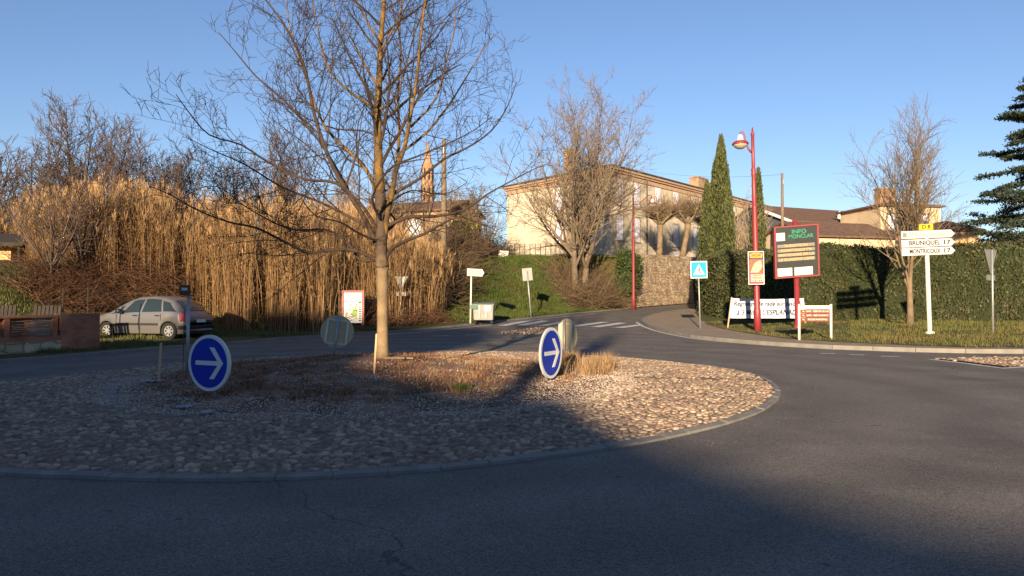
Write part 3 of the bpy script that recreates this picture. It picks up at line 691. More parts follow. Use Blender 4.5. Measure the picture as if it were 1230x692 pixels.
# tree on the bank before the long building
bare_tree(695, 345, 55, 16.6, 10, 'tall leafless tree with forked pale limbs on the bank before the long cream building', 'bark_grey', 5, stems=3, rad=.26, tw=.014, lean=.22, lvl=2, first=.26, split=6, dens=(3.0, 2.4, 1.7), upw=.0, tiltk=2.0)
# tree by the direction signs
bare_tree(1091, 390, 32.0, 8.8, 2.5, 'leafless street tree with leaning trunk by the white direction signs', 'bark_brown', 9, stems=1, rad=.13, zf=zR, tw=.008, first=.30, split=12, lvl=2, dens=(3.8, 3.0, 2.2), upw=.05, base_pt=V2((1093 - 615) / F * 31.5, 31.5))
# trees behind the reeds
G_ = 'leafless trees behind the reeds'
for i, (px, d, h, sp_, sd_, lab, mm) in enumerate([
    (-20, 44, 7.6, 6, 31, 'low leafless tree at the far left edge above the shed', 'bark_purple'),
    (55, 47, 8.4, 6, 32, 'wide leafless tree left of the tallest tree behind the reeds', 'bark_purple'),
    (105, 49, 10.2, 5, 33, 'tallest leafless tree rising behind the left end of the reeds', 'bark_purple'),
    (165, 50, 8.6, 6, 34, 'spreading leafless tree just right of the tallest one behind the reeds', 'bark_purple'),
    (205, 55, 8.2, 5, 38, 'small leafless tree behind the reeds, left of the purple-brown trees', 'bark_purple'),
    (285, 62, 8.6, 6, 35, 'purplish twiggy tree behind the reeds at the left of the island tree crown', 'bark_purple'),
    (340, 62, 10.2, 6, 36, 'purplish twiggy tree behind the reeds, the taller of the purple pair', 'bark_purple'),
    (410, 66, 7.8, 5, 37, 'pale twiggy tree behind the reeds nearest to the island tree trunk', 'bark_brown'),
    (560, 62, 6.5, 5, 39, 'small brown twiggy tree between the old house and the long cream building', 'bark_brown')]):
    bare_tree(px, 300, d, h, sp_, lab, mm, sd_, stems=1, rad=.2, tw=.015, first=.16, split=11, lvl=2, dens=(4.0, 3.0, 2.2), upw=.005)

for i, (px, d, h, sd_, lab, wd_) in enumerate(((62, 29.5, 5.0, 151, 'dark spindly leafless tree standing in the bramble left of the reeds', 'bark_purple'), (100, 31, 5.4, 152, 'dark crooked leafless tree among the reeds above the brick pier', 'bark_purple'), (206, 34, 5.2, 153, 'dark leafless sapling among the reeds behind the rear of the silver car', 'bark_purple'), (448, 46, 6.2, 154, 'tall brown twiggy tree behind the reeds left of the island tree trunk', 'bark_brown'), (478, 47, 5.6, 141, 'brown twiggy tree in front of the old brick house, nearest the island tree trunk', 'bark_brown'), (513, 49, 5.4, 142, 'brown twiggy tree in front of the old brick house window', 'bark_brown'), (582, 58, 5.8, 143, 'low brown twiggy tree left of the long cream building', 'bark_brown'))):
    bare_tree(px, 300, d, h, 5, lab, wd_, sd_, stems=1, rad=.10, tw=.012, first=.15, split=9, lvl=2, dens=(3.4, 2.6, 1.8), upw=.02)
# pollarded trees on the terrace
def pollard(px, d, h, seed, label):
    rs = random.Random(seed); a, _ = ray(px, 300); b = Vector((a * d, d, zL(a * d, d) - .1)); t = thing('pollarded_tree', label, 'tree', b); tm = MB(); cm = MB()
    q = path(b, (.05, 0, 1), h * .5, 4, .13, 0, rs); tm.tube(q, [.34, .28, .25, .26, .32], 10)
    for k in range(6):
        an = 2 * PI * k / 6 + rs.uniform(-.4, .4); qq = path(q[-1], (math.cos(an), math.sin(an), .7), h * .25, 4, .18, .1, rs); tm.tube(qq, [.2, .15, .12, .12, .15], 7)
        for c in (2, 3, 4):
            for j in range(34):
                dd = rv(rs); dd.z = abs(dd.z) * 1.1 + .1; q3 = path(qq[c], dd, rs.uniform(.9, 2.4), 3, .15, .08, rs); cm.tube(q3, [.022, .018, .014, .01], 3, cap=False)
    tm.build('trunk', 'bark_brown', t, sub=b, smooth=True); cm.build('crown', 'bark_brown', t, sub=b)
pollard(791, 67, 6.3, 1, 'knobbly pollarded tree on the terrace, the left one nearer the lamp')
pollard(819, 71, 7.2, 2, 'knobbly pollarded tree on the terrace beside the tall cypress')
pollard(845, 75, 6.4, 3, 'knobbly pollarded tree mostly hidden behind the tall cypress')
bare_tree(894, 300, 60, 8.5, 5, 'pale twiggy tree between the two cypresses', 'bark_pale', 77, zf=zR, tw=.014, first=.2, split=9, lvl=2, dens=(4, 2.6, 2))
bare_tree(1050, 300, 45, 5.2, 6, 'low bushy leafless tree behind the hedge left of the direction signs', 'bark_brown', 78, zf=zR, tw=.011, first=.12, split=12, lvl=2, dens=(4.4, 3.2, 2.0))
bare_tree(1140, 300, 48, 6.0, 5, 'sparse leafless tree behind the hedge right of the direction signs', 'bark_brown', 79, zf=zR, tw=.011, first=.12, split=9, lvl=2, dens=(2.8, 2.2, 1.6))

# ------------------------------------------------------------------ reeds
rs = random.Random(41); mb = MB()
toptab = [(-60, 250), (10, 244), (45, 232), (110, 222), (180, 225), (230, 238), (260, 242), (330, 244), (380, 246), (430, 250), (465, 266), (500, 288), (540, 303), (560, 325)]
def reed(x, y, z, h, s=1):
    ln = rs.gauss(0, .12); az = rs.uniform(0, 2 * PI); lx = math.cos(az) * abs(ln) * h; ly = math.sin(az) * abs(ln) * h
    pts = [(x, y, z), (x + lx * .2, y + ly * .2, z + h * .4), (x + lx * .6, y + ly * .6, z + h * .75), (x + lx * 1.2, y + ly * 1.2, z + h)]
    mb.tube(pts, [.017, .014, .010, .004], 3, cap=False)
    for k in range(rs.randint(9, 13)):
        t = rs.uniform(.12, 1.0); px = x + lx * t; py = y + ly * t; pz = z + h * t; a = rs.uniform(0, 2 * PI); l = rs.uniform(.18, .5); c, s_ = math.cos(a), math.sin(a); wv = .009
        dr = rs.uniform(.0, .75); i = len(mb.v)
        mb.v += [(px, py, pz), (px + c * l * .5 - s_ * wv, py + s_ * l * .5 + c * wv, pz + l * dr), (px + c * l * .5 + s_ * wv, py + s_ * l * .5 - c * wv, pz + l * dr - .01), (px + c * l * .85, py + s_ * l * .85, pz + l * rs.uniform(-.5, .8))]
        mb.f += [(i, i + 2, i + 1), (i + 1, i + 2, i + 3)]
    if rs.random() < .35:
        for k in range(8):
            a = rs.uniform(0, 2 * PI); l = rs.uniform(.2, .42); i = len(mb.v); c, s_ = math.cos(a) * .07, math.sin(a) * .07; X, Y, Z = pts[-1]
            mb.v += [(X, Y, Z - .15), (X + c - .008, Y + s_, Z + l * .5), (X + c + .008, Y + s_, Z + l * .5), (X + c * 1.3, Y + s_ * 1.3, Z + l)]; mb.f += [(i, i + 2, i + 1), (i + 1, i + 2, i + 3)]
n = 0
while n < 7000:
    px = rs.uniform(-30, 552); 
    kl = None
    d = rs.uniform(31, 48); a, _ = ray(px, 360); x = a * d; s, side, q = sL(x, d)
    if side < 0: continue
    smin = lerp_tab(px, [(-30, 26), (12, 25), (40, 14), (60, 12.5), (120, 8.5), (200, 7.5), (255, 5.5), (290, 2.6), (430, 1.6), (520, 1.6), (560, 3)])
    smin += .7 * nz(x * .5, 3)
    if s < smin or s > smin + 6.5: continue
    z = zL(x, d); top = lerp_tab(px, toptab) + 4 + 9 * nz(px * .03, 1) + 6 * nz(px * .12, 5) ; _, bt = ray(px, top); H = CAMH + bt * d - z
    H *= (1 - .42 * rs.random() ** 1.4) * (1 + .22 * nz(px * .09, d * .7, 11) + .10 * nz(px * .35, d * 1.5, 3)) * (1.1 if rs.random() < .07 else 1.0)
    if nz(px * .05, d * .45, 21) < -.12 and rs.random() < .8: continue
    if H < .8: continue
    H = min(H, 7.2)
    reed(x, d, z - .05, H); n += 1
tag(mb.build('reed_bed', 'reed'), 'tall golden dry cane reeds covering the bank behind the left road', 'reeds', kind='stuff')

# scrub / bramble helper
def scrub(name, spots, label, m, n, zf, seed, ln=(.5, 1.4), r=.010, cat='scrub', leaf=None, up=.5):
    rs = random.Random(seed); mb = MB()
    for (cx, cy, sx, sy, h) in spots:
        for k in range(int(n * sx * sy)):
            x = cx + rs.gauss(0, sx * .5); y = cy + rs.gauss(0, sy * .5); 
            if name != 'x' and zf is zL and sL(x, y)[1] < 0: continue
            z = zf(x, y); z0 = z + abs(rs.gauss(0, .3)) * h
            d = rv(rs); d.z = abs(d.z) * up + .15; q = path((x, y, z0), d, rs.uniform(*ln), 3, .25, -.08, rs); mb.tube(q, [r, r * .9, r * .7, r * .4], 3, cap=False)
    return tag(mb.build(name, m), label, cat, kind='stuff')
def at(px, d): a, _ = ray(px, 360); return (a * d, d)
sp_ = [(*at(px, d), 1.6, 1.3, h) for px, d, h in ((140, 31.5, .9), (165, 32.5, 1.2), (185, 32, 1.6), (205, 33, 1.8), (230, 33.5, 1.8), (255, 34.5, 1.2), (100, 30.5, .6), (75, 30.0, .8), (60, 28.5, .6), (120, 29.5, .9), (285, 34, .9), (270, 35, 1.5), (310, 33.5, .9), (345, 34, .7), (385, 34.5, .8), (425, 35, .7), (465, 36, .8), (500, 38, .9))]
scrub('bramble_thicket', sp_, 'reddish brown bramble tangle on the bank behind the silver car', 'bramble', 330, zL, 51, cat='brambles')
sp_ = [(*at(px, d), 1.5, 1.5, h) for px, d, h in ((536, 45, 1.5), (545, 47.5, 2.0), (553, 52, 2.4), (566, 59, 2.2), (585, 61, 2.2), (543, 50, 2.4), (525, 43, 1.0), (570, 62, 2.6), (598, 63, 1.6), (556, 55, 2.2))]
scrub('twiggy_scrub', sp_, 'brown leafless scrub between the reeds and the green bank', 'scrub', 260, zL, 52, ln=(.8, 2.2), r=.014)
sp_ = [(*at(px, d), 1.4, 1.1, h) for px, d, h in ((680, 56, .8), (690, 54.5, 1.1), (703, 54.5, 1.6), (716, 55, 1.6), (728, 56, 1.6), (740, 57.5, 1.2), (695, 57, 2.2), (708, 57.5, 2.4))]
scrub('tree_foot_scrub', sp_, 'dense brown twigs round the foot of the bank tree', 'scrub', 250, zL, 53, ln=(.9, 2.6), r=.014, up=1.0)
sp_ = [(*at(px, d), 1.6, 1.2, h) for px, d, h in ((60, 27.8, .15), (100, 27.5, .15), (300, 33, .15), (620, 50, .1), (645, 50, .15))]
scrub('dead_weeds', sp_, 'low dead weeds at the foot of the bank', 'bramble', 120, zL, 54, ln=(.2, .5), r=.006, cat='weeds')

# grass blades
def grass(name, gen, n, zf, hh, label, m, seed, wd=.006):
    rs = random.Random(seed); mb = MB(); c = 0; tries = 0
    while c < n and tries < n * 6:
        tries += 1; r_ = gen(rs)
        if r_ is None: continue
        x, y, k = r_; z = zf(x, y)
        for j in range(5):
            a = rs.uniform(0, 2 * PI); dd = rs.random() * .12; blade(mb, x + dd * math.cos(a), y + dd * math.sin(a), z - .02, hh * k * rs.uniform(.5, 1.4), rs.uniform(.02, .7) * hh, wd, rs.uniform(0, 2 * PI))
        c += 1
    return tag(mb.build(name, m), label, 'grass', kind='stuff')
def gen_verge(rs):
    px = rs.uniform(835, 1300); d = rs.uniform(22, 40); a, _ = ray(px, 380); x = a * d
    pts_ok = zR(x, d) > 0 and inR(x, d)
    if pts_ok and nz(x, d, 6, .8) < -.15 and rs.random() < .7: return None
    return (x, d, .35 + 1.5 * abs(nz(x, d, 0, .5)) + (.5 * abs(nz(x, d, 0, 2))) + (.35 if px > 1020 else 0)) if pts_ok else None
GP = GRl + [V2(120, 200), V2(13, 200)]
GPp = [V2(p.x, p.y) for p in GRl[:17]] + [V2(40, 120), V2(400, 100), V2(400, 13)]
def inR(x, y): return inpoly(x, y, GPp)
grass('verge_grass', gen_verge, 9000, zR, .10, 'short yellowish green grass on the verge below the hedge', 'grass2', 61, .008)
def gen_bank(rs):
    px = rs.uniform(525, 775); d = rs.uniform(40, 62); a, _ = ray(px, 360); x = a * d; s, side, q = sL(x, d)
    if side < 0 or s < .35 or s > 11 or q > 9.5: return None
    if nz(x, d, 8, .35) < -.25: return None
    return (x, d, .7 + 1.2 * abs(nz(x, d, 0, .5)))
grass('bank_grass', gen_bank, 15000, zL, .19, 'green grass on the slope behind the metal bin', 'grass', 62, .016)
def gen_left(rs):
    px = rs.uniform(-40, 520); d = rs.uniform(18, 38); a, _ = ray(px, 360); x = a * d; s, side, q = sL(x, d)
    if side < 0 or s < .5 or s > 9: return None
    if nz(x, d, 2, .3) < -.1: return None
    return (x, d, .6 + 1.2 * abs(nz(x, d, 0, .5)))
grass('roadside_grass', gen_left, 8000, zL, .14, 'rough olive grass beside the car and the reeds', 'grass2', 63, .010)
rs = random.Random(64); mb = MB()
for k in range(160): 
    p = G(553 + rs.gauss(0, 5), 468 + rs.gauss(0, 1.5), zI); blade(mb, p.x, p.y, p.z, rs.uniform(.05, .12), rs.uniform(0, .06), .006, rs.uniform(0, 6))
tag(mb.build('green_weed', 'grass'), 'small fresh green weed tuft on the front of the mound', 'weed')

# ------------------------------------------------------------------ hedge, cypresses, cedar, shrubs
rs = random.Random(71)
HP = [V2(15.5, 62), V2(12.6, 50), V2(11.9, 44.5), V2(12.3, 39.5), V2(14.5, 36.3), V2(19, 34.8), V2(25, 34), V2(33, 33), V2(45, 31)]
hp = []
for a, b in zip(HP[:-1], HP[1:]):
    n = max(1, int((b - a).length / .6))
    for k in range(n): hp.append(a.lerp(b, k / n))
hp.append(HP[-1])
hb = thing('hedge', 'tall dark green clipped conifer hedge along the right verge', 'hedge', (19, 35, .6))
core = MB(); lf = MB(); prof = [(0, 0), (.05, .25), (.0, .5), (-.02, .75), (.02, .93), (.35, 1.0), (1.2, 1.0), (1.6, .9), (1.6, 0)]
top_at = lambda p: 4.3 + .2 * nz(p.x, p.y, 0, .3) + .2 * nz(p.x, p.y, 4, 1.1) + (.15 if p.x > 24 else 0)
sec = []
for i, p in enumerate(hp):
    d = (hp[min(i + 1, len(hp) - 1)] - hp[max(0, i - 1)]).normalized(); nn = Vector((-d.y, d.x, 0)); zb = zR(p.x, p.y) - .1; zt = top_at(p); s_ = []
    for k, (o, h) in enumerate(prof):
        z = zb + (zt - zb) * h; o2 = o + .32 * nz(p.x * .9, p.y * .9, z * .5) + .15 * nz(p.x * 2.3, p.y * 2.3, z) if 0 < k < 7 else o; s_.append(p + nn * (o2 + .12) + Vector((0, 0, z - (.08 if k in (4, 5, 6) else 0))))
    sec.append(s_)
for s_ in sec: core.v += [tuple(q) for q in s_]
m_ = len(prof)
for i in range(len(sec) - 1):
    for k in range(m_ - 1):
        core.f.append((i * m_ + k, (i + 1) * m_ + k, (i + 1) * m_ + k + 1, i * m_ + k + 1))
        if k < 6:
            a, b, c, e = sec[i][k], sec[i + 1][k], sec[i + 1][k + 1], sec[i][k + 1]; area = (b - a).length * (e - a).length
            pts = []
            for _ in range(int(area * 330) + 1):
                u, v = rs.random(), rs.random(); q = a.lerp(b, u).lerp(e.lerp(c, u), v)
                if nz(q.x * 1.6, q.y * 1.6, q.z * 1.6) < -.28 and rs.random() < .7: continue
                pts.append(q)
            leafs(lf, pts, .13, rs, .16, vert=rs.random() < .5, asp=.38)
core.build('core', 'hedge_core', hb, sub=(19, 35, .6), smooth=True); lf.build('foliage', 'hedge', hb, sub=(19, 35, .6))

def cypress(px, ytop, d, rad, label, seed, n=9000, zf=zR, tip2=None):
    rs = random.Random(seed); tp = P(px, ytop, d); b = Vector((tp.x, d, zf(tp.x, d) - .1)); t = thing('cypress', label, 'cypress tree', b); H = tp.z - b.z
    tm = MB(); tm.tube([b, b + Vector((0, 0, H * .9))], [.2, .03], 8); tm.build('trunk', 'bark_brown', t, sub=b)
    cmb = MB(); lm = MB()
    spires = [(0, 0, 1, 1)] + [(rs.uniform(-.5, .5) * rad, rs.uniform(-.5, .5) * rad, rs.uniform(.6, .93), .6) for _ in range(5)] + ([tip2] if tip2 else [])
    for (ox, oy, hk, rk_) in spires:
        def rr(t): return rad * rk_ * min(1, (t / .12) ** .5) * (1 - t ** 2.2) ** .8 if t > 0 else .1
        cmb.lathe([(max(.03, rr(k / 12) * .72), H * hk * k / 12) for k in range(13)], 10, (b.x + ox, b.y + oy, b.z))
        pts = []
        for k in range(int(n * rk_ * hk / 3)):
            tt = rs.random() ** .85; an = rs.uniform(0, 2 * PI); bump = 1 + .22 * nz(an * 2.2 + seed, tt * 6 * hk, ox * 3)
            r_ = rr(tt) * bump * rs.uniform(.75, 1.05) + .02; pts.append(Vector((b.x + ox + r_ * math.cos(an), b.y + oy + r_ * math.sin(an), b.z + H * hk * tt)))
        leafs(lm, pts, .27, rs, .1, vert=True, asp=.22)
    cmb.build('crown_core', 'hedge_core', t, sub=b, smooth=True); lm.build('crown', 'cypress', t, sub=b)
cypress(866, 165, 54, 1.05, 'tall dark cypress rising above the hedge left of the red street lamp', 1, 15000, tip2=(-1.0, .2, .74, .75))
cypress(911, 204, 58, .62, 'slimmer cypress directly behind the red street lamp', 2, 9000)

def shrub(c, r, n, label, seed, s=.14, m='leafg', zsc=1, name='ivy_shrub'):
    rs = random.Random(seed); c = Vector(c); t = thing(name, label, 'shrub', (c.x, c.y, c.z - r * zsc)); sb = (c.x, c.y, c.z - r * zsc)
    cmb = MB(); lobes = [(c + Vector((rs.uniform(-.5, .5) * r, rs.uniform(-.4, .4) * r, rs.uniform(-.6, .5) * r * zsc)), r * rs.uniform(.45, .7)) for _ in range(8)]
    lm = MB()
    for (q, rr) in lobes:
        cmb.lathe([(max(.02, rr * .75 * math.sin(PI * k / 6)), -rr * .75 * math.cos(PI * k / 6)) for k in range(7)], 10, q)
        leafs(lm, [q + rv(rs) * rr * rs.uniform(.75, 1.1) for _ in range(n // 8)], s, rs, .15, asp=.6)
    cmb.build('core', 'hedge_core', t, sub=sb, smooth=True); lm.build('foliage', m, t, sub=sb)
shrub(P(755, 322, 57.6), 1.25, 3600, 'dark ivy bush overhanging the left end of the stone retaining wall', 3, zsc=1.3)
shrub(P(751, 345, 57.2), .9, 2000, 'smaller ivy clump hanging below the ivy bush beside the pink lamp post', 4)
shrub(P(556, 285, 56), 1.3, 1500, 'yellowish green shrub beside the old house', 5, s=.2, m='leafy', name='yellow_shrub')

# cedar at the right edge
rs = random.Random(81); cb = P(1256, 300, 45); cb = Vector((cb.x, 45, zR(cb.x, 45))); ct = thing('cedar', 'dark blue green cedar with layered drooping boughs at the right edge', 'cedar tree', cb)
H = CAMH + (360 - 70) * 45 / F - cb.z; tm = MB(); tm.tube([cb, cb + Vector((.1, 0, H * .6)), cb + Vector((0, 0, H))], [.35, .2, .03], 10); tm.build('trunk', 'bark_limb', ct, sub=cb, smooth=True)
bm_ = MB(); lm = MB()
for k in range(110):
    t = (k + rs.random()) / 110; z = cb.z + 1.2 + (H - 1.5) * t; an = k * 2.399 + rs.uniform(-.3, .3); L_ = (1 - t) ** .95 * 7.4 * rs.uniform(.45, 1.08) + .4
    q = path((cb.x, cb.y, z), (math.cos(an), math.sin(an), rs.uniform(-.05, .3)), L_, 8, .10, -.02, rs); bm_.tube(q, [.07 * (1 - t * .5) * (1 - j / 9) + .01 for j in range(9)], 5, cap=False)
    for j in range(2, 9):
        for sde in (-1, 1):
            tg = (q[min(8, j)] - q[j - 1]).normalized(); sdv = Vector((-tg.y, tg.x, -.08)) * sde; l2 = L_ * .26 * (1.1 - j / 9) + .25
            q2 = path(q[j], tg * .8 + sdv, l2, 3, .1, -.03, rs); bm_.tube(q2, [.02, .015, .01, .006], 3, cap=False)
            pts = []
            for a, b in zip(q2[:-1], q2[1:]):
                for _ in range(14): pts.append(a.lerp(b, rs.random()) + Vector((rs.gauss(0, .09), rs.gauss(0, .09), rs.gauss(.02, .03))))
            leafs(lm, pts, .17, rs, .16, asp=.3)
bm_.build('branches', 'bark_limb', ct, sub=cb); lm.build('crown', 'cedar', ct, sub=cb)

# ------------------------------------------------------------------ buildings
def wall_frame(A, B):
    d = (B - A); d.z = 0; L_ = d.length; return L_, math.atan2(d.y, d.x)
# long cream building
C0 = P(735, 300, 70); CR = P(922, 300, 101); CLp = P(609, 300, 83); zt0 = 4.5
LR, rz = wall_frame(C0, CR); E = Vector((C0.x, C0.y, zt0))
mai = thing('long_building', 'long two storey cream building with closed pale shutters and a low tiled roof', 'building', E, rz)
inv = Matrix.Translation(E) @ Matrix.Rotation(rz, 4, 'Z'); inv = inv.inverted()
l2 = inv @ Vector((CLp.x, CLp.y, zt0)); hE = 14.35 - zt0; bk = inv @ (CR + (CLp - C0)); bk.z = 0
fp = [(0, 0), (LR, 0), (bk.x, bk.y), (l2.x, l2.y)]
MBw = MB(); MBw.hexa([(x, y, -1.5) for x, y in fp], [(x, y, hE - .9) for x, y in fp]); MBw.build('wall', 'cream', mai)
def offs(fp, o):
    c = Vector((sum(p[0] for p in fp) / 4, sum(p[1] for p in fp) / 4)); out = []
    n = len(fp)
    for i in range(n):
        p = Vector(fp[i]); a = (Vector(fp[i]) - Vector(fp[i - 1])).normalized(); b = (Vector(fp[(i + 1) % n]) - p).normalized()
        na = Vector((a.y, -a.x)); nb = Vector((b.y, -b.x)); q = (na + nb); q = q / max(.2, q.dot(na)); out.append((p.x + q.x * o, p.y + q.y * o))
    return out
cm = MB(); z = hE - .9
for (o, h) in ((.12, .25), (.05, .22), (.22, .2), (.38, .23)):
    f_ = offs(fp, o); cm.hexa([(x, y, z) for x, y in f_], [(x, y, z + h) for x, y in f_]); z += h + .0
cm.build('cornice', 'cornice', mai)
f_ = offs(fp, .5); g_ = offs(fp, .38)
gm = MB(); gm.hexa([(x, y, z + .003) for x, y in f_], [(x, y, z + .14) for x, y in f_]); gm.build('gutter', 'gutter', mai)
rm = MB(); z += .143; ro = offs(fp, .48); cmid = [Vector(ro[0]).lerp(Vector(ro[3]), .5), Vector(ro[1]).lerp(Vector(ro[2]), .5)]; ax = (cmid[1] - cmid[0]).normalized()
r1 = cmid[0] + ax * 7.5; r2 = cmid[1] - ax * 7.5; rh = 2.0
rv_ = [(x, y, z) for x, y in ro] + [(r1.x, r1.y, z + rh), (r2.x, r2.y, z + rh)]
rm.v = rv_; rm.f = [(0, 1, 5, 4), (1, 2, 5), (2, 3, 4, 5), (3, 0, 4), (3, 2, 1, 0)]; roof = rm.build('roof', 'tile', mai)
def chimney(par, x, y, z0, w_, d_, h, m='chim'):
    c = MB(); c.box(x - w_ / 2, x + w_ / 2, y - d_ / 2, y + d_ / 2, z0, z0 + h); c.box(x - w_ / 2 - .08, x + w_ / 2 + .08, y - d_ / 2 - .08, y + d_ / 2 + .08, z0 + h + .002, z0 + h + .15)
    return c.build('chimney', m, par)
chimney(roof, 26.0, 3.5, hE + .2, 2.2, 1.2, 2.3); chimney(roof, 30.5, 4.2, hE + .2, 1.8, 1.2, 2.2); chimney(roof, 1.5, 6.0, hE + .5, .8, .8, 2.0)
def window(par, u, z0, w_, h, m='shutter', face=0, surround=True):
    """on local wall y=0 (face 0, normal -y)"""
    fr = MB(); t = .14
    fr.box(u - w_ / 2 - t, u - w_ / 2, -.05, .05, z0, z0 + h).box(u + w_ / 2, u + w_ / 2 + t, -.05, .05, z0, z0 + h).box(u - w_ / 2 - t, u + w_ / 2 + t, -.06, .05, z0 + h + .002, z0 + h + t).box(u - w_ / 2 - t - .06, u + w_ / 2 + t + .06, -.12, .05, z0 - .1, z0 - .002)
    f = fr.build('window', 'trim', par)
    for s in (-1, 1):
        sh = MB(); x0, x1 = (u - w_ / 2, u - .01) if s < 0 else (u + .01, u + w_ / 2)
        sh.box(x0 + .002, x1 - .002, -.03, .02, z0 + .002, z0 + h - .002)
        for k in range(14): zz = z0 + .1 + (h - .2) * k / 14; sh.box(x0 + .08, x1 - .08, -.042, -.031, zz, zz + h / 26)
        sh.build('shutter', m, f)
us = [1.4, 4.6, 9.0, 13.1, 18.0, 23.2, 28.4, 32.6, 36.6]
for k, u in enumerate(us):
    window(mai, u, 13.55 - 2.7 - zt0, 1.25, 2.55)
    window(mai, u, 9.9 - 2.5 - zt0, 1.25, 2.4, m='shutter2' if k > 1 else 'shutter')
    if k > 1: window(mai, u, .5, 1.25, 1.9, m='shutter2')
dp = MB(); dp.tube([(6.6, -.12, -1), (6.6, -.12, hE - .1)], .08, 8); dp.build('drainpipe', 'gutter', mai)
st = MB(); st.lathe([(.05, 0), (.2, .02), (.2, .1), (.1, .2), (.16, .5), (.22, .9), (.18, 1.15), (.07, 1.25), (.12, 1.38), (.11, 1.5), (.03, 1.58)], 12, (15.6, -.35, 7.4)); st.box(15.3, 15.9, -.6, -.02, 7.15, 7.398); st.build('statue', 'trim', mai, smooth=False)
# windows on the side wall: build on a helper child frame that is part of the building
LS, rs_ = wall_frame(Vector((l2.x, l2.y, 0)), Vector((0, 0, 0)))
side = MB()
def sidepart(u, z0, w_, h):
    a = rs_; fr = MB(); t = .14
    fr.box(u - w_ / 2 - t, u - w_ / 2, -.05, .03, z0, z0 + h).box(u + w_ / 2, u + w_ / 2 + t, -.05, .03, z0, z0 + h).box(u - w_ / 2 - t, u + w_ / 2 + t, -.06, .03, z0 + h + .002, z0 + h + t)
    f = fr.build('window', 'trim', mai); f.location = (l2.x, l2.y, 0); f.rotation_euler = (0, 0, a)
    sh = MB(); sh.box(u - w_ / 2 + .002, u + w_ / 2 - .002, -.03, .02, z0 + .002, z0 + h - .002); sh.build('shutter', 'shutter', f)
for u in (LS - 3.0, LS - 7.5): sidepart(u, 6.4, 1.2, 2.4); sidepart(u, 3.0, 1.2, 2.3)

def house(name, label, A, B, depth, z0, ze, rh, wm, rm_, cat='house', hip=False, over=.35, wins=(), gable_m=None):
    L_, a = wall_frame(A, B); t = thing(name, label, cat, (A.x, A.y, z0), a); h = ze - z0
    MB().box(0, L_, 0, depth, -1, h).build('wall', wm, t)
    r = MB(); o = over
    if hip:
        k = min(L_, depth) / 2; e = [(-o, -o), (L_ + o, -o), (L_ + o, depth + o), (-o, depth + o)]
        rr = [(k, depth / 2), (L_ - k, depth / 2)] if L_ > depth else [(L_ / 2, k), (L_ / 2, depth - k)]
        r.v = [(x, y, h + .01) for x, y in e] + [(x, y, h + rh) for x, y in rr] + [(x, y, h + .002 - .15) for x, y in e]
        r.v = [(x, y, z + (.15 if i < 6 else .17)) for i, (x, y, z) in enumerate(r.v)]
        r.f = ([(0, 1, 5, 4), (1, 2, 5), (2, 3, 4, 5), (3, 0, 4)] if L_ > depth else [(0, 1, 4), (1, 2, 5, 4), (2, 3, 5), (3, 0, 4, 5)]) + [(9, 8, 7, 6), (6, 7, 1, 0), (7, 8, 2, 1), (8, 9, 3, 2), (9, 6, 0, 3)]
    else:
        th = .14; sl = rh / (depth / 2); zz = lambda y: h + (y + 0) * sl if y <= depth / 2 else h + (depth - y) * sl
        r.hexa([(-o, -o, zz(-o)), (L_ + o, -o, zz(-o)), (L_ + o, depth / 2, h + rh), (-o, depth / 2, h + rh)], [(-o, -o, zz(-o) + th), (L_ + o, -o, zz(-o) + th), (L_ + o, depth / 2, h + rh + th), (-o, depth / 2, h + rh + th)])
        r.hexa([(-o, depth / 2, h + rh), (L_ + o, depth / 2, h + rh), (L_ + o, depth + o, zz(depth + o)), (-o, depth + o, zz(depth + o))], [(-o, depth / 2, h + rh + th), (L_ + o, depth / 2, h + rh + th), (L_ + o, depth + o, zz(depth + o) + th), (-o, depth + o, zz(depth + o) + th)])
        for k, x in enumerate((0, L_)):
            g = MB(); g.hexa([(x - .01 if k == 0 else x - .19, 0, h + .002), (x + .19 if k == 0 else x + .01, 0, h + .002), (x + .19 if k == 0 else x + .01, depth, h + .002), (x - .01 if k == 0 else x - .19, depth, h + .002)], [(x - .01 if k == 0 else x - .19, depth / 2 - .02, h + rh - .02), (x + .19 if k == 0 else x + .01, depth / 2 - .02, h + rh - .02), (x + .19 if k == 0 else x + .01, depth / 2 + .02, h + rh - .02), (x - .01 if k == 0 else x - .19, depth / 2 + .02, h + rh - .02)])
            g.build('gable', gable_m or wm, t)
    rf = r.build('roof', rm_, t)
    for (u, zc, w_, hh, mm) in wins: window(t, u, zc, w_, hh, m=mm)
    return t, rf, L_, h
def zg(p): return zR(p.x, p.y)
# long house behind the info board: dark gable end and brown roof
A = P(953, 300, 72); B = P(1120, 300, 80)
t, rf, L_, h = house('tiled_house', 'cream house with long brown tiled roof and slate hung gable behind the info board', A, B, 11, 4, 9.35, 2.1, 'cream2', 'tile', gable_m='slate', wins=[(6, 2.6, 1.0, 1.4, 'shutter2')])
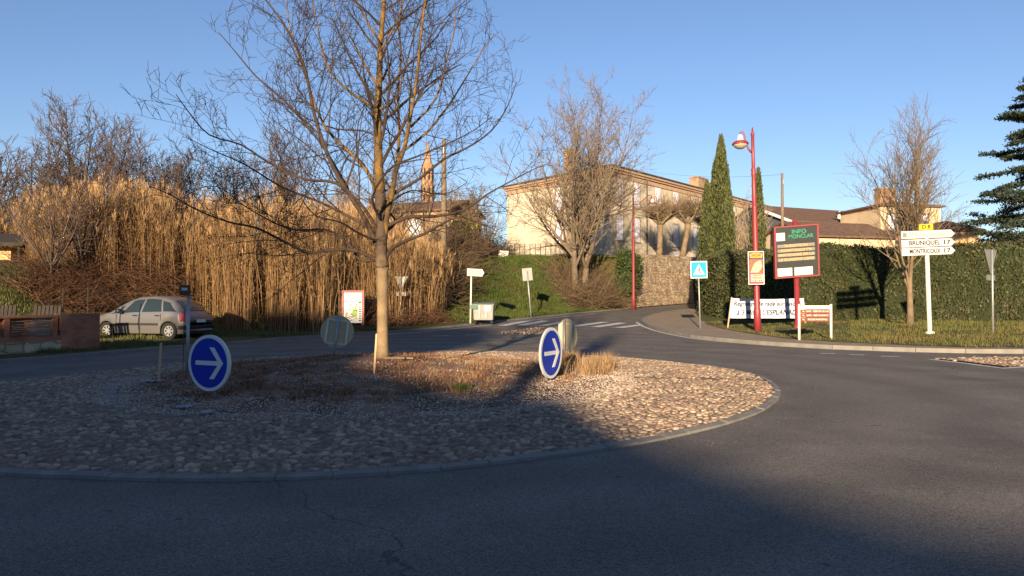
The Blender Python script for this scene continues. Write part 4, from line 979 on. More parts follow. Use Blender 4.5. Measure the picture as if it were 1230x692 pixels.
# slate side wall of the gable
sw = MB(); sw.box(-.06, -.003, 0, 11, -1, h); sw.build('slate_cladding', 'slate', t)
tr = MB(); sl_ = 2.1 / 5.5
tr.hexa([(-.42, -.4, h - .3), (-.35, -.4, h - .3), (-.35, 5.5, h + 1.95), (-.42, 5.5, h + 1.95)], [(-.42, -.4, h - .02), (-.35, -.4, h - .02), (-.35, 5.5, h + 2.25), (-.42, 5.5, h + 2.25)]); tr.build('bargeboard', 'shutter', t)
vn = MB(); vn.lathe([(.25, 0), (.25, .5), (.1, .7), (.32, .75), (.05, 1.0)], 10, (8, 1.6, h + .55)); vn.build('roof_vent', 'lampwhite', rf)
A = P(975, 300, 58); B = P(1075, 300, 60)
house('low_house', 'low cream house with shallow brown roof just above the hedge', A, B, 7, 3, 6.7, 1.35, 'cream2', 'tile')
A = P(916, 300, 66); B = P(934, 300, 66)
house('lean_to', 'small ochre outbuilding between the slim cypress and the info board', A, B, 3, 3, 5.9, .7, 'ochre', 'tile_red')
A = P(1058, 300, 68); B = P(1130, 300, 69)
t, rf, L_, h = house('square_house', 'square ochre house with hipped roof and brick chimneys behind the bare tree', A, B, 6.2, 3, 10.3, .75, 'cream2', 'tile', hip=True, wins=[(1.2, 5.0, .8, 1.6, 'shutter'), (2.9, 5.0, .8, 1.6, 'shutter'), (4.5, 5.0, .8, 1.6, 'shutter')])
chimney(rf, 2.0, 2.6, h + .3, .9, .9, 1.65); chimney(rf, 3.1, 3.1, h + .3, .9, .9, 1.75)
A = P(1128, 300, 62); B = P(1176, 300, 62)
house('small_house', 'brick red low house with hipped roof right of the square house', A, B, 5, 3, 7.4, .95, 'ochre', 'tile', hip=True)
# old house behind the island tree
A = P(428, 300, 62); B = P(538, 300, 59)
t, rf, L_, h = house('old_brick_house', 'old brick house with red tiled roof seen through the island tree', A, B, 7, 3.0, 8.9, 1.1, 'oldhouse', 'tile', wins=[(5.6, 3.6, 1.0, 1.5, 'shutter2'), (2.3, 3.6, 1.0, 1.5, 'shutter2')])
A = P(545, 300, 59); B = P(578, 300, 64)
house('gabled_annexe', 'white walled annexe with red roof at the right of the old brick house', A, B, 5, 3.0, 8.1, .9, 'cream', 'tile_red')
wl = thing('garden_wall', 'whitewashed garden wall low behind the reeds by the island tree', 'wall', P(490, 325, 48))
MB().box(0, 2.2, 0, .3, -2, 1.1).build('wall', 'cream', wl)
# shed at far left
A = P(-60, 300, 37); B = P(13, 300, 37)
sh_t = thing('shed', 'old ochre shed with sagging brown roof at the far left', 'shed', (A.x, A.y, zL(A.x, A.y) - .2)); L_ = B.x - A.x; z0 = sh_t.location.z; ztop = CAMH + (360 - 297) * 37 / F - z0
MB().box(0, L_, 0, 3, -.5, ztop).build('wall', 'ochre', sh_t); MB().hexa([(-.4, -.9, ztop), (L_ + 1.2, -.9, ztop), (L_ + 1.2, 3.4, ztop + .8), (-.4, 3.4, ztop + .8)], [(-.4, -.9, ztop + .18), (L_ + 1.2, -.9, ztop + .18), (L_ + 1.2, 3.4, ztop + 1.0), (-.4, 3.4, ztop + 1.0)]).build('roof', 'darkwood', sh_t)
MB().tube([(L_ + .9, -.7, -.5), (L_ + .9, -.7, ztop)], .08, 8).build('post', 'darkwood', sh_t)
# church tower
cb_ = P(513.5, 300, 120); ch = thing('church_tower', 'slender brick octagonal church tower with pointed spire beyond the old house', 'church tower', (cb_.x, cb_.y, 4)); k = 120 / F
zt_ = CAMH + (360 - 199) * k - 4; zs = CAMH + (360 - 168) * k - 4
w_ = MB(); w_.lathe([(1.1, -3), (1.1, zt_ * .82)], 8); w_.build('shaft', 'churchbrick', ch)
w_ = MB(); w_.lathe([(1.18, zt_ * .82 + .002), (1.18, zt_ * .84), (1.02, zt_ * .841), (1.02, zt_)], 8); w_.build('belfry', 'churchbrick', ch)
for k_ in range(8):
    a = 2 * PI * (k_ + .5) / 8
    for zz in (zt_ * .70, zt_ * .77, zt_ * .88, zt_ * .93):
        ww = MB(); rr_ = 1.02 if zz < zt_ * .8 else .95; ww.prism([(-.14, 0), (.14, 0), (.14, .7), (0, .95), (-.14, .7)], -.03, .06); o = ww.build('opening', 'black', ch); o.location = (rr_ * math.cos(a), rr_ * math.sin(a), zz); o.rotation_euler = (0, 0, a + PI / 2)
w_ = MB(); w_.lathe([(1.07, zt_ + .002), (1.07, zt_ + .2), (.75, zt_ + .21), (.45, zt_ + (zs - zt_) * .5), (.04, zs)], 8); w_.build('spire', 'churchbrick', ch)

# retaining wall
wt = thing('retaining_wall', 'old rubble stone retaining wall curving along the road below the terrace', 'wall', (KL[14].x, KL[14].y, .8))
line = [KL[13].lerp(KL[14], .82), KL[14], KL[14].lerp(KL[15], .5), KL[15], KL[16]]; mb = MB(); pr = []
for a, b in zip(line[:-1], line[1:]):
    for k in range(8): pr.append(a.lerp(b, k / 8))
for i, p in enumerate(pr):
    q = pr[min(i + 1, len(pr) - 1)] - pr[max(0, i - 1)]; q.z = 0; q.normalize(); nn = Vector((-q.y, q.x, 0))
    zb = base(p.x, p.y) - .3; zt = base(p.x, p.y) + 4.35 + .06 * nz(p.x, p.y, 0, 2); zt = min(zt, zb + 1.5 + 1.2 * i) if i < 3 else zt
    for (o, z) in ((.12, zb), (.2 + .03 * nz(p.x, p.y, 1, 3), (zb + zt) / 2), (.3, zt), (.75, zt + .03), (.75, zb)): r_ = p + nn * o; mb.v.append((r_.x, r_.y, z))
for i in range(len(pr) - 1):
    for k in range(4): mb.f.append((i * 5 + k, i * 5 + 5 + k, i * 5 + 6 + k, i * 5 + 1 + k))
mb.f.append((0, 1, 2, 3, 4))
mb.build('stonework', 'stone', wt, sub=(KL[14].x, KL[14].y, .8))

# ------------------------------------------------------------------ brick wall at the left
A = G(-12, 426.5, zL); B = G(119, 419, zL); L_, a = wall_frame(A, B)
bw = thing('brick_wall', 'crumbling red brick wall with pale stone footing left of the silver car', 'wall', (A.x, A.y, min(A.z, B.z) - .05), a)
MB().box(-6, L_, 0, .25, .36, .50).build('brick_course', 'brick', bw)
MB().box(-6, L_ - 1.15, -.04, .3, -.3, .358).build('stone_footing', 'limestone', bw)
MB().box(L_ - 1.15, L_, -.03, .3, -.3, 1.12).build('brick_pier', 'brick', bw)
MB().box(-6, L_ - 1.153, .0, .24, 1.02, 1.10).build('coping', 'brick', bw)
for x in (-3.2, -1.2, .35, 1.62): MB().box(x, x + .14, .02, .2, .502, 1.018).build('brick_post', 'brick', bw)
g = MB(); rs = random.Random(2)
for k in range(26): x = L_ - 1.9 + k * .028; g.tube([(x, .1, .5), (x + rs.uniform(-.01, .01), .1, 1.02)], .004, 4)
for k in range(8): z = .53 + k * .065; g.tube([(L_ - 1.9, .1, z), (L_ - 1.17, .1, z)], .004, 4)
g.build('wire_grille', 'galv', bw)
MB().box(-6, L_ - 1.153, .16, .22, .502, 1.018).build('infill', 'brick', bw)
g = MB()
for r_ in range(6):
    for x0 in (-1.05, .51):
        pts = [(x0 + j * .1, -.03 + .02 * math.sin(j), .56 + r_ * .075 + .02 * math.sin(j * .45 + r_)) for j in range(11)]; g.tube(pts, .012, 5)
g.build('tile_ledge', 'limestone', bw)
for i, (px0, px1, lab) in enumerate(((-8, 17, 'dark slatted pallet behind the brick wall at the photo edge'), (37, 71, 'dark slatted pallet leaning behind the brick wall near its middle'))):
    a0 = P(px0, 380, 23.8); a1 = P(px1, 380, 23.8); t = thing('pallet', lab, 'pallet', (a0.x, 23.8, zL(a0.x, 23.8)), 0, rx=R(-8)); W = a1.x - a0.x; z0 = .62
    zt = CAMH - (366 - 360) * 23.8 / F - t.location.z
    MB().box(0, W, .02, .06, .3, .4).build('rail', 'darkwood', t); MB().box(0, W, .02, .06, zt - .12, zt - .02).build('rail', 'darkwood', t)
    n = int(W / .12)
    g = MB()
    for k in range(n): g.box(k * W / n, k * W / n + W / n * .8, -.02, .018, .1, zt - rs.uniform(0, .05))
    g.build('slats', 'darkwood', t)
for i, (px, lab) in enumerate(((75, 'thin dark iron stake standing behind the wall beside the pallet'), (105, 'thin dark iron stake behind the brick pier'))):
    q = P(px, 380, 24.5); t = MB(); t.tube([(0, 0, -.2), (.02, 0, 1.85)], .022, 6); o = t.build('iron_stake', 'darkwood'); o.location = (q.x, 24.5, zL(q.x, 24.5)); tag(o, lab, 'stake')

# ------------------------------------------------------------------ car
def make_car():
    L_, W = 4.28, .86
    q = G(188, 411, zL); t = thing('silver_car', 'silver family car with black side strips parked on the grass behind the brick wall', 'car', (-15.75, 28.3, zL(-13.6, 27.4) - .02), R(-14))
    # x: 0 front .. L rear (front points to the left of the photo); local y negative = side we see
    top = [(0, .62), (.12, .78), (.4, .90), (.95, 1.03), (1.35, 1.27), (1.75, 1.47), (2.15, 1.575), (2.7, 1.60), (3.2, 1.56), (3.6, 1.44), (3.9, 1.22), (4.12, .98), (4.22, .90), (4.28, .70)]
    belt = [(0, .60), (.12, .74), (.4, .84), (.95, .92), (2, .96), (3.3, .99), (3.9, 1.0), (4.12, .94), (4.28, .68)]
    ww = [(0, .62), (.12, .74), (.35, .82), (.8, .86), (3.4, .86), (3.95, .83), (4.2, .76), (4.28, .68)]
    tumble = [(0, .95), (.9, .9), (1.8, .74), (3.4, .74), (4.0, .80), (4.28, .95)]
    T = lerp_tab
    def bot(x):
        z = .22 + (.10 if x < .15 or x > 4.15 else 0)
        for c in (.83, 3.53):
            if abs(x - c) < .37: z = max(z, .30 + math.sqrt(max(0, .37 ** 2 - (x - c) ** 2)) * .98)
        return z
    def sect(x):
        zt, zb, wv, tu = T(x, top), T(x, belt), T(x, ww), T(x, tumble); b = bot(x); zb = min(zb, zt - .02)
        wr = wv * tu if zt > zb + .1 else wv * .93
        pts = [(wv * .93, b), (wv * .98, max(b + .01, .42)), (wv, max(b + .02, .62)), (wv * .985, max(b + .03, zb - .1)), (wv * .95, zb)]
        for k in range(1, 4): f = k / 4; pts.append((wv * .95 + (wr - wv * .95) * f ** .9 + .02 * math.sin(PI * f), zb + (zt - .06 - zb) * f))
        pts += [(wr * .98, zt - .05), (wr * .85, zt - .015), (wr * .5, zt), (0, zt + .01)]
        return pts
    xs_ = sorted(set([round(L_ * k / 60, 3) for k in range(61)] + [round(c + .37 * math.cos(PI * k / 14), 3) for c in (.83, 3.53) for k in range(15)]))
    mb = MB(); N = None
    for x in xs_:
        s = sect(x); ring = [(x, -y, z) for y, z in s] + [(x, y, z) for y, z in reversed(s[:-1])]; N = len(ring); mb.v += ring
    for i in range(len(xs_) - 1):
        for k in range(N - 1): mb.f.append((i * N + k, i * N + N + k, i * N + N + k + 1, i * N + k + 1))
    mb.f.append(tuple(range(N - 1, -1, -1))); mb.f.append(tuple(len(xs_) * N - N + k for k in range(N)))
    mb.build('body', 'carpaint', t, smooth=True)
    u = MB(); u.box(.15, 4.15, -.74, .74, .2, .62); u.build('underbody', 'plastic', t)
    def surf(x, f, sgn, off):   # f 0..1 belt->roof edge
        s = sect(x); q = f * 4; k = min(3, int(q)); g = q - k; a, b = s[4 + k], s[5 + k]; y = a[0] + (b[0] - a[0]) * g; z = a[1] + (b[1] - a[1]) * g
        return (x, sgn * (y + off), z + off * .4)
    def glass(x0b, x1b, x0t, x1t, f0, f1, name, sgn, off=.008, m='glass'):
        g = MB(); nx, nf = 10, 6
        for i in range(nx + 1):
            for j in range(nf + 1):
                f = j / nf; xa = x0b + (x0t - x0b) * f; xb = x1b + (x1t - x1b) * f; g.v.append(surf(xa + (xb - xa) * i / nx, f0 + (f1 - f0) * f, sgn, off))
        for i in range(nx):
            for j in range(nf): a = i * (nf + 1) + j; g.f.append((a, a + nf + 1, a + nf + 2, a + 1) if sgn < 0 else (a + 1, a + nf + 2, a + nf + 1, a))
        return g.build(name, m, t, smooth=True)
    for sgn in (-1, 1):
        glass(.98, 1.38, 1.5, 1.62, .08, .72, 'quarter_window', sgn)
        glass(1.48, 2.28, 1.95, 2.42, .06, .88, 'front_window', sgn)
        glass(2.38, 3.22, 2.50, 3.12, .06, .9, 'rear_window', sgn)
        glass(3.30, 3.86, 3.20, 3.50, .08, .84, 'rear_quarter_window', sgn)
        s_ = MB()
        for k in range(12):
            x = 1.28 + k * (1.83 / 12); wv = T(x, ww)
            s_.box(x, x + 1.83 / 12 + .001, sgn * (wv + .005) - .012, sgn * (wv + .005) + .012, .52, .60)
        s_.build('side_strip', 'plastic', t)
        for (x, nm) in ((2.12, 'door_handle'), (3.08, 'door_handle')):
            h_ = MB(); h_.box(x - .09, x + .09, sgn * .88 - .015, sgn * .88 + .015, .86, .90); bevel(h_.build(nm, 'plastic', t), .008)
        for x in (1.30, 2.33, 3.22):
            g = MB(); yv = T(x, ww) + .003; g.box(x - .006, x + .006, sgn * yv - .006, sgn * yv + .006, .34 if x < 3.2 else .70, .93); g.build('door_seam', 'plastic', t)
        for xc in (.83, 3.53):
            wroot = MB(); y0 = sgn * .70; 
            prof = [(.19, -.1), (.29, -.1), (.315, -.07), (.315, .07), (.29, .1), (.19, .1)]
            n = 28; i = len(wroot.v)
            for (r_, yy) in prof:
                for k in range(n): wroot.v.append((xc + r_ * math.cos(2 * PI * k / n), y0 + yy, .315 + r_ * math.sin(2 * PI * k / n)))
            for q_ in range(len(prof)):
                for k in range(n): a = q_ * n; b = ((q_ + 1) % len(prof)) * n; wroot.f.append((a + k, a + (k + 1) % n, b + (k + 1) % n, b + k))
            wh = wroot.build('wheel', 'rubber', t, smooth=False)
            rim = MB(); yo = y0 + sgn * .085; rim.disc(xc, .315, .20, yo - .015, yo + .015, 28, .165)
            for k in range(7):
                a = 2 * PI * k / 7; ca, sa = math.cos(a), math.sin(a); c_ = (xc, yo, .315)
                pts = [(.03, -.022), (.17, -.03), (.17, .03), (.03, .022)]
                rim.prism([(xc + u_ * ca - v_ * sa, .315 + u_ * sa + v_ * ca) for u_, v_ in pts], yo - .012, yo + .012)
            rim.disc(xc, .315, .045, yo - .018, yo + .018, 14); rim.build('rim', 'alloy', wh)
            hub = MB(); hub.disc(xc, .315, .19, y0 + sgn * .03 - .01, y0 + sgn * .03 + .01, 20); hub.build('brake_disc', 'plastic', wh)
        m_ = MB(); m_.lathe([(.02, -.09), (.09, -.07), (.11, 0), (.09, .07), (.02, .09)], 10, (1.52, sgn * .99, 1.04)); m_.build('mirror', 'plastic', t, smooth=True)
        tl = MB(); nx = 3
        tl.hexa([(4.02, sgn * .70, .66), (4.235, sgn * .55, .66), (4.235, sgn * .80, .66), (4.02, sgn * .842, .66)][::sgn], [(3.98, sgn * .70, .96), (4.20, sgn * .55, .96), (4.19, sgn * .775, .96), (3.97, sgn * .835, .96)][::sgn]); bevel(tl.build('tail_light', 'redlamp', t), .02)
        hl = MB(); hl.hexa([(.0, sgn * .45, .60), (.05, sgn * .74, .60), (.3, sgn * .82, .62), (.2, sgn * .5, .62)], [(.07, sgn * .45, .74), (.12, sgn * .74, .74), (.36, sgn * .80, .82), (.3, sgn * .5, .82)]); hl.build('headlight', 'lampglass', t)
    # rear screen, bumpers, plate
    g = MB(); nx = 8
    xsr = [3.62, 3.72, 3.82, 3.9, 3.98, 4.06]
    for x in xsr:
        for k in range(nx + 1): v = -1 + 2 * k / nx; zt = T(x, top); w2 = T(x, ww) * T(x, tumble) * .86; g.v.append((x + .012, v * w2, zt + .022 - .02 * abs(v) ** 3))
    for i in range(len(xsr) - 1):
        for k in range(nx): a = i * (nx + 1) + k; g.f.append((a, a + nx + 1, a + nx + 2, a + 1))
    g.build('rear_screen', 'glass', t, smooth=True)
    g = MB()
    xsf = [1.05, 1.2, 1.35, 1.5, 1.65]
    for x in xsf:
        for k in range(nx + 1): v = -1 + 2 * k / nx; zt = T(x, top); w2 = T(x, ww) * T(x, tumble) * .88; g.v.append((x - .01, v * w2, zt + .022 - .02 * abs(v) ** 3))
    for i in range(len(xsf) - 1):
        for k in range(nx): a = i * (nx + 1) + k; g.f.append((a, a + nx + 1, a + nx + 2, a + 1))
    g.build('windscreen', 'glass', t, smooth=True)
    b = MB(); b.hexa([(3.95, -.872, .38), (4.3, -.72, .38), (4.3, .72, .38), (3.95, .872, .38)], [(3.98, -.875, .52), (4.33, -.74, .52), (4.33, .74, .52), (3.98, .875, .52)]); bevel(b.build('rear_bumper', 'plastic', t), .02)
    b = MB(); b.box(4.285, 4.30, -.26, .26, .62, .73); b.build('number_plate', 'signwhite', t)
    return t
make_car()

# ------------------------------------------------------------------ signs on the island
def round_sign(loc, r, zc, rz, label, front=True, group=None, pole_h=None, tilt=0):
    t = thing('arrow_sign' if front else 'road_sign', label, 'road sign', loc, rz, group=group, ry=tilt)
    MB().disc(0, zc, r, -.018, .012, 48).build('panel', 'signback' if not front else 'signback_grey', t)
    MB().disc(0, zc, r + .006, -.026, .010, 48, r * .90).build('rim', 'signwhite' if front else 'signback', t)
    MB().disc(0, zc, r * .905, -.024, -.0185, 48).build('face', 'signblue', t)
    s = r / .42; ar = MB(); hw = .033 * s
    ar.prism([(-.27 * s, zc - hw), (.20 * s, zc - hw), (.20 * s, zc + hw), (-.27 * s, zc + hw)], -.030, -.0245)
    for sg in (-1, 1):
        q = [(.30 * s, zc), (.215 * s, zc), (.02 * s, zc + sg * .24 * s), (.115 * s, zc + sg * .24 * s)]
        q = q if sg < 0 else q[::-1]
        ar.prism([(a, b) for a, b in q], -.033, -.0255)
    ar.build('arrow', 'signwhite', t)
    MB().tube([(0, .075, -.2), (0, .075, zc + r * (.82 if front else .98))], .032, 12).build('post', 'galv', t, smooth=True)
    br = MB()
    for z in (zc - r * .75, zc + r * .70): br.box(-r * .62, r * .62, .0125, .03, z - .018, z + .018)
    if not front:
        for x in (-r * .62, r * .62): br.box(x - .025, x + .025, .0125, .075, zc - r * .72, zc + r * .68)
    br.build('bracket', 'galv' if front else 'creampost', t)
    return t
def gi(px, d):
    a, _ = ray(px, 400); x = a * d; return Vector((x, d, zI(x, d)))
def zc_of(py, d, z0): return CAMH + ray(615, py)[1] * d - z0
b = gi(252.5, 10.6); round_sign(b, .400, zc_of(436, 10.6, b.z), R(-25), 'front-facing round blue arrow sign at the front of the mound')
b = gi(661, 12.4); round_sign(b, .425, zc_of(424, 12.4, b.z), R(62), 'slanted round blue arrow sign among dry grass at the right of the mound')
b = gi(401, 18.9); round_sign(b, .415, zc_of(398, 18.9, b.z), R(186), 'round sign seen from its beige back, left of the island tree trunk', front=False, tilt=R(-7))
b = gi(681, 18.2); round_sign(b, .415, zc_of(403, 18.2, b.z), R(118), 'round sign seen almost edge on from behind at the right end of the mound', front=False)
# small posts
b = gi(225, 13.4); t = thing('marker_post', 'thin grey galvanised post with small dark plate on the left of the mound', 'post', b, ry=R(.8)); zt = zc_of(353, 13.4, b.z)
MB().tube([(0, 0, -.1), (0, 0, zt)], .03, 12).build('post', 'galv', t, smooth=True)
MB().box(-.15, .04, -.05, -.033, zt - .03, zt + .16).build('plate', 'bramble', t); MB().box(-.11, .0, -.056, -.051, zt + .06, zt + .11).build('plate_mark', 'shutter2', t)
b = gi(220, 14.0); o = MB().tube([(0, 0, -.1), (.02, 0, zc_of(372, 14, b.z))], .008, 6).build('rusty_rod', 'bramble'); o.location = b; tag(o, 'thin rusty rod stuck in the mound beside the galvanised post', 'rod')
for (px, pt, pb, pyt, pyb, d, lab) in ((191, 193.5, 190, 412, 463, 12.6, 'bare wooden stake near the left edge of the mound'), (450, 452.5, 449, 401, 466, 12.2, 'bare wooden stake in front of the tree trunk')):
    p1 = P(pt, pyt, d); p0 = P(pb, pyb, d); p0.z = zI(p0.x, p0.y) - .1; v = p1 - p0; v.z -= 0
    o = MB().tube([(0, 0, 0), (v.x, v.y, v.z)], .021, 4).build('wooden_stake', 'wood'); o.location = p0; tag(o, lab, 'stake')
for (px, py, s, a, lab) in ((431, 428, .55, .3, 'thin grey batten lying on the mound left of the tree trunk'), (478, 432, .6, -.15, 'thin grey batten lying on the mound right of the tree trunk')):
    q = G(px, py, zI); o = MB().box(-s / 2, s / 2, -.02, .02, 0, .03).build('wooden_batten', 'oldwood'); o.location = (q.x, q.y, q.z + .015); o.rotation_euler = (0, 0, a); tag(o, lab, 'batten')
for i, (px, py, sx, sy, lab) in enumerate(((183, 460, .17, .09, 'crumpled pale plastic scrap beside the left wooden stake'), (221, 491, .11, .07, 'crumpled pale plastic scrap on gravel left of the blue arrow sign'), (246, 498, .11, .06, 'flattened pale plastic scrap just below the blue arrow sign'))):
    q = G(px, py, zI); mb = MB(); rs = random.Random(i)
    for a in range(9):
        for c in range(7): mb.v.append(((a / 8 - .5) * 2 * sx * (1 - .25 * abs(c / 6 - .5)), (c / 6 - .5) * 2 * sy, .02 + rs.uniform(0, .035)))
    for a in range(8):
        for c in range(6): mb.f.append((a * 7 + c, a * 7 + 7 + c, a * 7 + 8 + c, a * 7 + 1 + c))
    o = mb.build('plastic_scrap', 'plastic_sheet'); o.location = q; o.rotation_euler = (0, 0, .5 * i); tag(o, lab, 'plastic scrap')
    sm_ = o.modifiers.new('solid', 'SOLIDIFY'); sm_.thickness = .004

# ------------------------------------------------------------------ street lamps
def lamp(loc, H, label, m, side=-1, arm='hook', sc=1.0):
    t = thing('street_lamp', label, 'street lamp', loc)
    MB().lathe([(.15, -.1), (.15, .9), (.135, .95), (.125, 1.0), (.115, H * .6), (.12, H * .6 + .03), (.12, H * .6 + .1), (.10, H * .6 + .13), (.085, H * .76), (.10, H * .765), (.10, H * .775), (.085, H * .78), (.10, H * .785), (.10, H * .795), (.075, H * .8), (.065, H - .35), (.085, H - .33), (.085, H - .28), (.05, H - .22), (.02, H)], 16).build('post', m, t, smooth=True)
    s = side; hx = s * 1.0
    if arm == 'hook':
        pts = [(s * .06, 0, H - 1.1), (s * .20, 0, H - .92), (s * .30, 0, H - .60), (s * .36, 0, H - .30), (s * .44, 0, H - .16), (s * .52, 0, H - .20), (s * .54, 0, H - .34)]; hx = s * .54; top = H - .30
        MB().tube(pts, [.045, .04, .035, .032, .03, .035, .04], 10).build('arm', m, t, smooth=True)
    else:
        pts = [(0, 0, H - .75), (s * .4, 0, H - .72), (s * .8, 0, H - .35), (s * 1.15, 0, H - .05), (s * 1.38, 0, H - .05), (s * 1.42, 0, H - .3)]; hx = s * 1.45; top = H - .32
        MB().tube(pts, [.045, .04, .035, .032, .03, .035], 10).build('arm', m, t, smooth=True)
    hd = thing_part = MB(); hd.lathe([(.05, 0), (.07, -.04), (.10, -.06), (.13, -.24), (.16, -.26)], 20, (hx, 0, top)); lh = hd.build('lamp_neck', 'lampwhite', t, smooth=True)
    MB().lathe([(.16, -.262), (.28, -.31), (.345, -.38), (.355, -.43), (.33, -.44), (.31, -.40)], 28, (hx, 0, top)).build('lamp_shade', m, t, smooth=True)
    MB().lathe([(.31, -.442), (.29, -.49), (.22, -.56), (.12, -.62), (.02, -.635)], 28, (hx, 0, top)).build('lamp_bowl', 'lampglass', t, smooth=True)
    return t
d = 31.5; a_, _ = ray(910, 380); lx = a_ * d; lz = zR(lx, d); H1 = CAMH + ray(903, 153)[1] * d - lz
l1 = lamp((lx, d, lz), H1, 'tall bright red street lamp with one hooked lantern on the right verge', 'redpaint', -1); l1.rotation_euler = (0, R(-1.2), 0)
d = 55.5; a_, _ = ray(761, 360); lz = zL(a_ * d, d); H2 = CAMH + ray(760, 234)[1] * d - base(a_ * d, d) - .1
lamp((a_ * d, d, base(a_ * d, d) + .1), H2, 'faded pink street lamp with curved arm beside the stone retaining wall', 'pinkpaint', 1, arm='s')

# poster on the red lamp
d = 31.3; c = P(907, 322, d); t = thing('poster', 'small red and cream show poster fixed to the red lamp post', 'poster', (c.x, d - .14, c.z), R(4), ry=R(-1))
W, Hh = .70, 1.42
MB().box(-W / 2, W / 2, 0, .012, -Hh / 2, Hh / 2).build('board', 'signwhite', t)
MB().box(-W / 2 + .03, W / 2 - .03, -.004, -.0005, -Hh / 2 + .03, Hh / 2 - .03).build('print', 'magenta', t)
MB().box(-W / 2 + .05, W / 2 - .05, -.008, -.0045, .38, .66).build('dark_header', 'navy', t)
MB().prism([(-.26, .42), (.26, .42), (.29, .60), (.1, .65), (-.1, .65), (-.29, .60)], -.012, -.0085).build('yellow_banner', 'posteryellow', t)
text('poster_title', 'SHOW', 'black', t, (0, -.015, .53), .16, .42, off=.001)
MB().box(-W / 2 + .06, W / 2 - .06, -.010, -.0045, -.22, .36).build('red_field', 'posterred', t)
MB().prism([(-.26, -.20), (.10, -.20), (.27, .05), (.20, .34), (-.05, .22), (-.16, .05)], -.0135, -.0105).build('pale_shape', 'postercream', t)
MB().box(-W / 2 + .10, W / 2 - .04, -.010, -.0045, -.60, -.26).build('text_panel', 'postercream', t)
for k, s_ in enumerate(('MONCLAR', 'DIMANCHE', '15 H')): text('poster_text', s_, 'navy', t, (.02, -.014, -.32 - k * .11), .1, .4)

# info board
d = 32.0; cc = P(957.5, 302, d); bx = P(960, 398, d).x; z0 = zR(bx, d); t = thing('info_board', 'dark town information board in red frame on a red post', 'information board', (bx, d, z0), R(0), ry=R(-1.2))
zc = cc.z - z0; ox = cc.x - bx + .03; W, Hh = 1.95, 2.28
MB().lathe([(.17, -.2), (.17, .12), (.11, .16), (.11, zc + Hh / 2 + .25)], 16, (0, .16, 0)).build('post', 'redpaint', t, smooth=True)
sk = .10
def SK(x, z): return (ox + x, zc + z + sk * x / W)
def pan(name, x0, x1, z0_, z1_, y0, y1, m): return MB().prism([SK(x0, z0_), SK(x1, z0_), SK(x1, z1_), SK(x0, z1_)], y0, y1).build(name, m, t)
pan('panel', -W / 2 + .05, W / 2 - .05, -Hh / 2 + .05, Hh / 2 - .05, -.05, .05, 'darkboard')
fr = MB()
for (x0, x1, z0_, z1_) in ((-W / 2, -W / 2 + .07, -Hh / 2, Hh / 2), (W / 2 - .07, W / 2, -Hh / 2, Hh / 2), (-W / 2 + .071, W / 2 - .071, -Hh / 2, -Hh / 2 + .06), (-W / 2 + .071, W / 2 - .071, Hh / 2 - .06, Hh / 2)): fr.prism([SK(x0, z0_), SK(x1, z0_), SK(x1, z1_), SK(x0, z1_)], -.09, .09)
fr.build('frame', 'redpaint', t)
pan('notice', -.88, -.50, .50, .85, -.06, -.051, 'white'); pan('notice', -.86, -.22, -1.05, -.70, -.06, -.051, 'white'); pan('notice', -.12, .68, -1.05, -.70, -.06, -.051, 'white')
sa = math.atan(sk / W)
for k, s_ in enumerate(('INFO', 'MONCLAR')): x, z = SK(.12 + .08 * k, .86 - .21 * k); text('board_title', s_, 'greentext', t, (x, -.056, z), .24, .62 if k == 0 else 1.08, rot=(PI / 2, -sa, 0), off=.001)
for k, s_ in enumerate(('DUELETTE DU', 'COUNTY/LULUMMA', 'PARTENAIRE DE LA', 'LE DUARENT LIBRE')):
    z = .26 - k * .20; pan('display_row', -.84, .80, z - .065, z + .075, -.056, -.051, 'ledstrip'); x, zz = SK(-.02, z + .003); text('display_text', s_, 'ledtext', t, (x, -.060, zz), .15, (1.0, 1.35, 1.55, 1.5)[k], rot=(PI / 2, -sa, 0), off=.001)
# banner
d = 34.2; p0 = P(877, 382, d); p1 = P(962, 384, d); t = thing('banner', 'handwritten white cloth banner propped against the hedge behind the red posts', 'banner', (p0.x, d, zR(p0.x, d)), R(2), rx=R(-12)); zb = p0.z - t.location.z
W = (P(970, 382, d).x - p0.x); zt = zb + .96
mb = MB(); NX, NZ = 40, 8
for i in range(NX + 1):
    for j in range(NZ + 1):
        u = i / NX; v = j / NZ; x = W * u + (.16 * v if u < .5 else 0) * (1 - u); mb.v.append((x, .02 * math.sin(u * 23) * (1 - v * .5) + .015 * math.sin(u * 9 + v * 4), zb + .96 * v - .05 * math.sin(PI * u) * (1 if v > .5 else .3)))
for i in range(NX):
    for j in range(NZ): a = i * (NZ + 1) + j; mb.f.append((a, a + NZ + 1, a + NZ + 2, a + 1))
o = mb.build('cloth', 'cloth', t, smooth=True)
MB().tube([(-.12, .05, -.1), (.2, .06, zt + .05)], .035, 6).tube([(W - .02, .06, -.1), (W - .02, .06, zt)], .035, 6).build('support', 'wood', t)
text('banner_text', "Regroupt de rade sur Jusdok", 'bluepen', t, (W / 2 + .03, -.05, zb + .68), .29, W * .90, shear=.3, off=.0025)
text('banner_text', "à 3 Mn A L'ESPLANADE", 'bluepen', t, (W / 2 + .03, -.05, zb + .26), .33, W * .84, shear=.3, off=.0025)
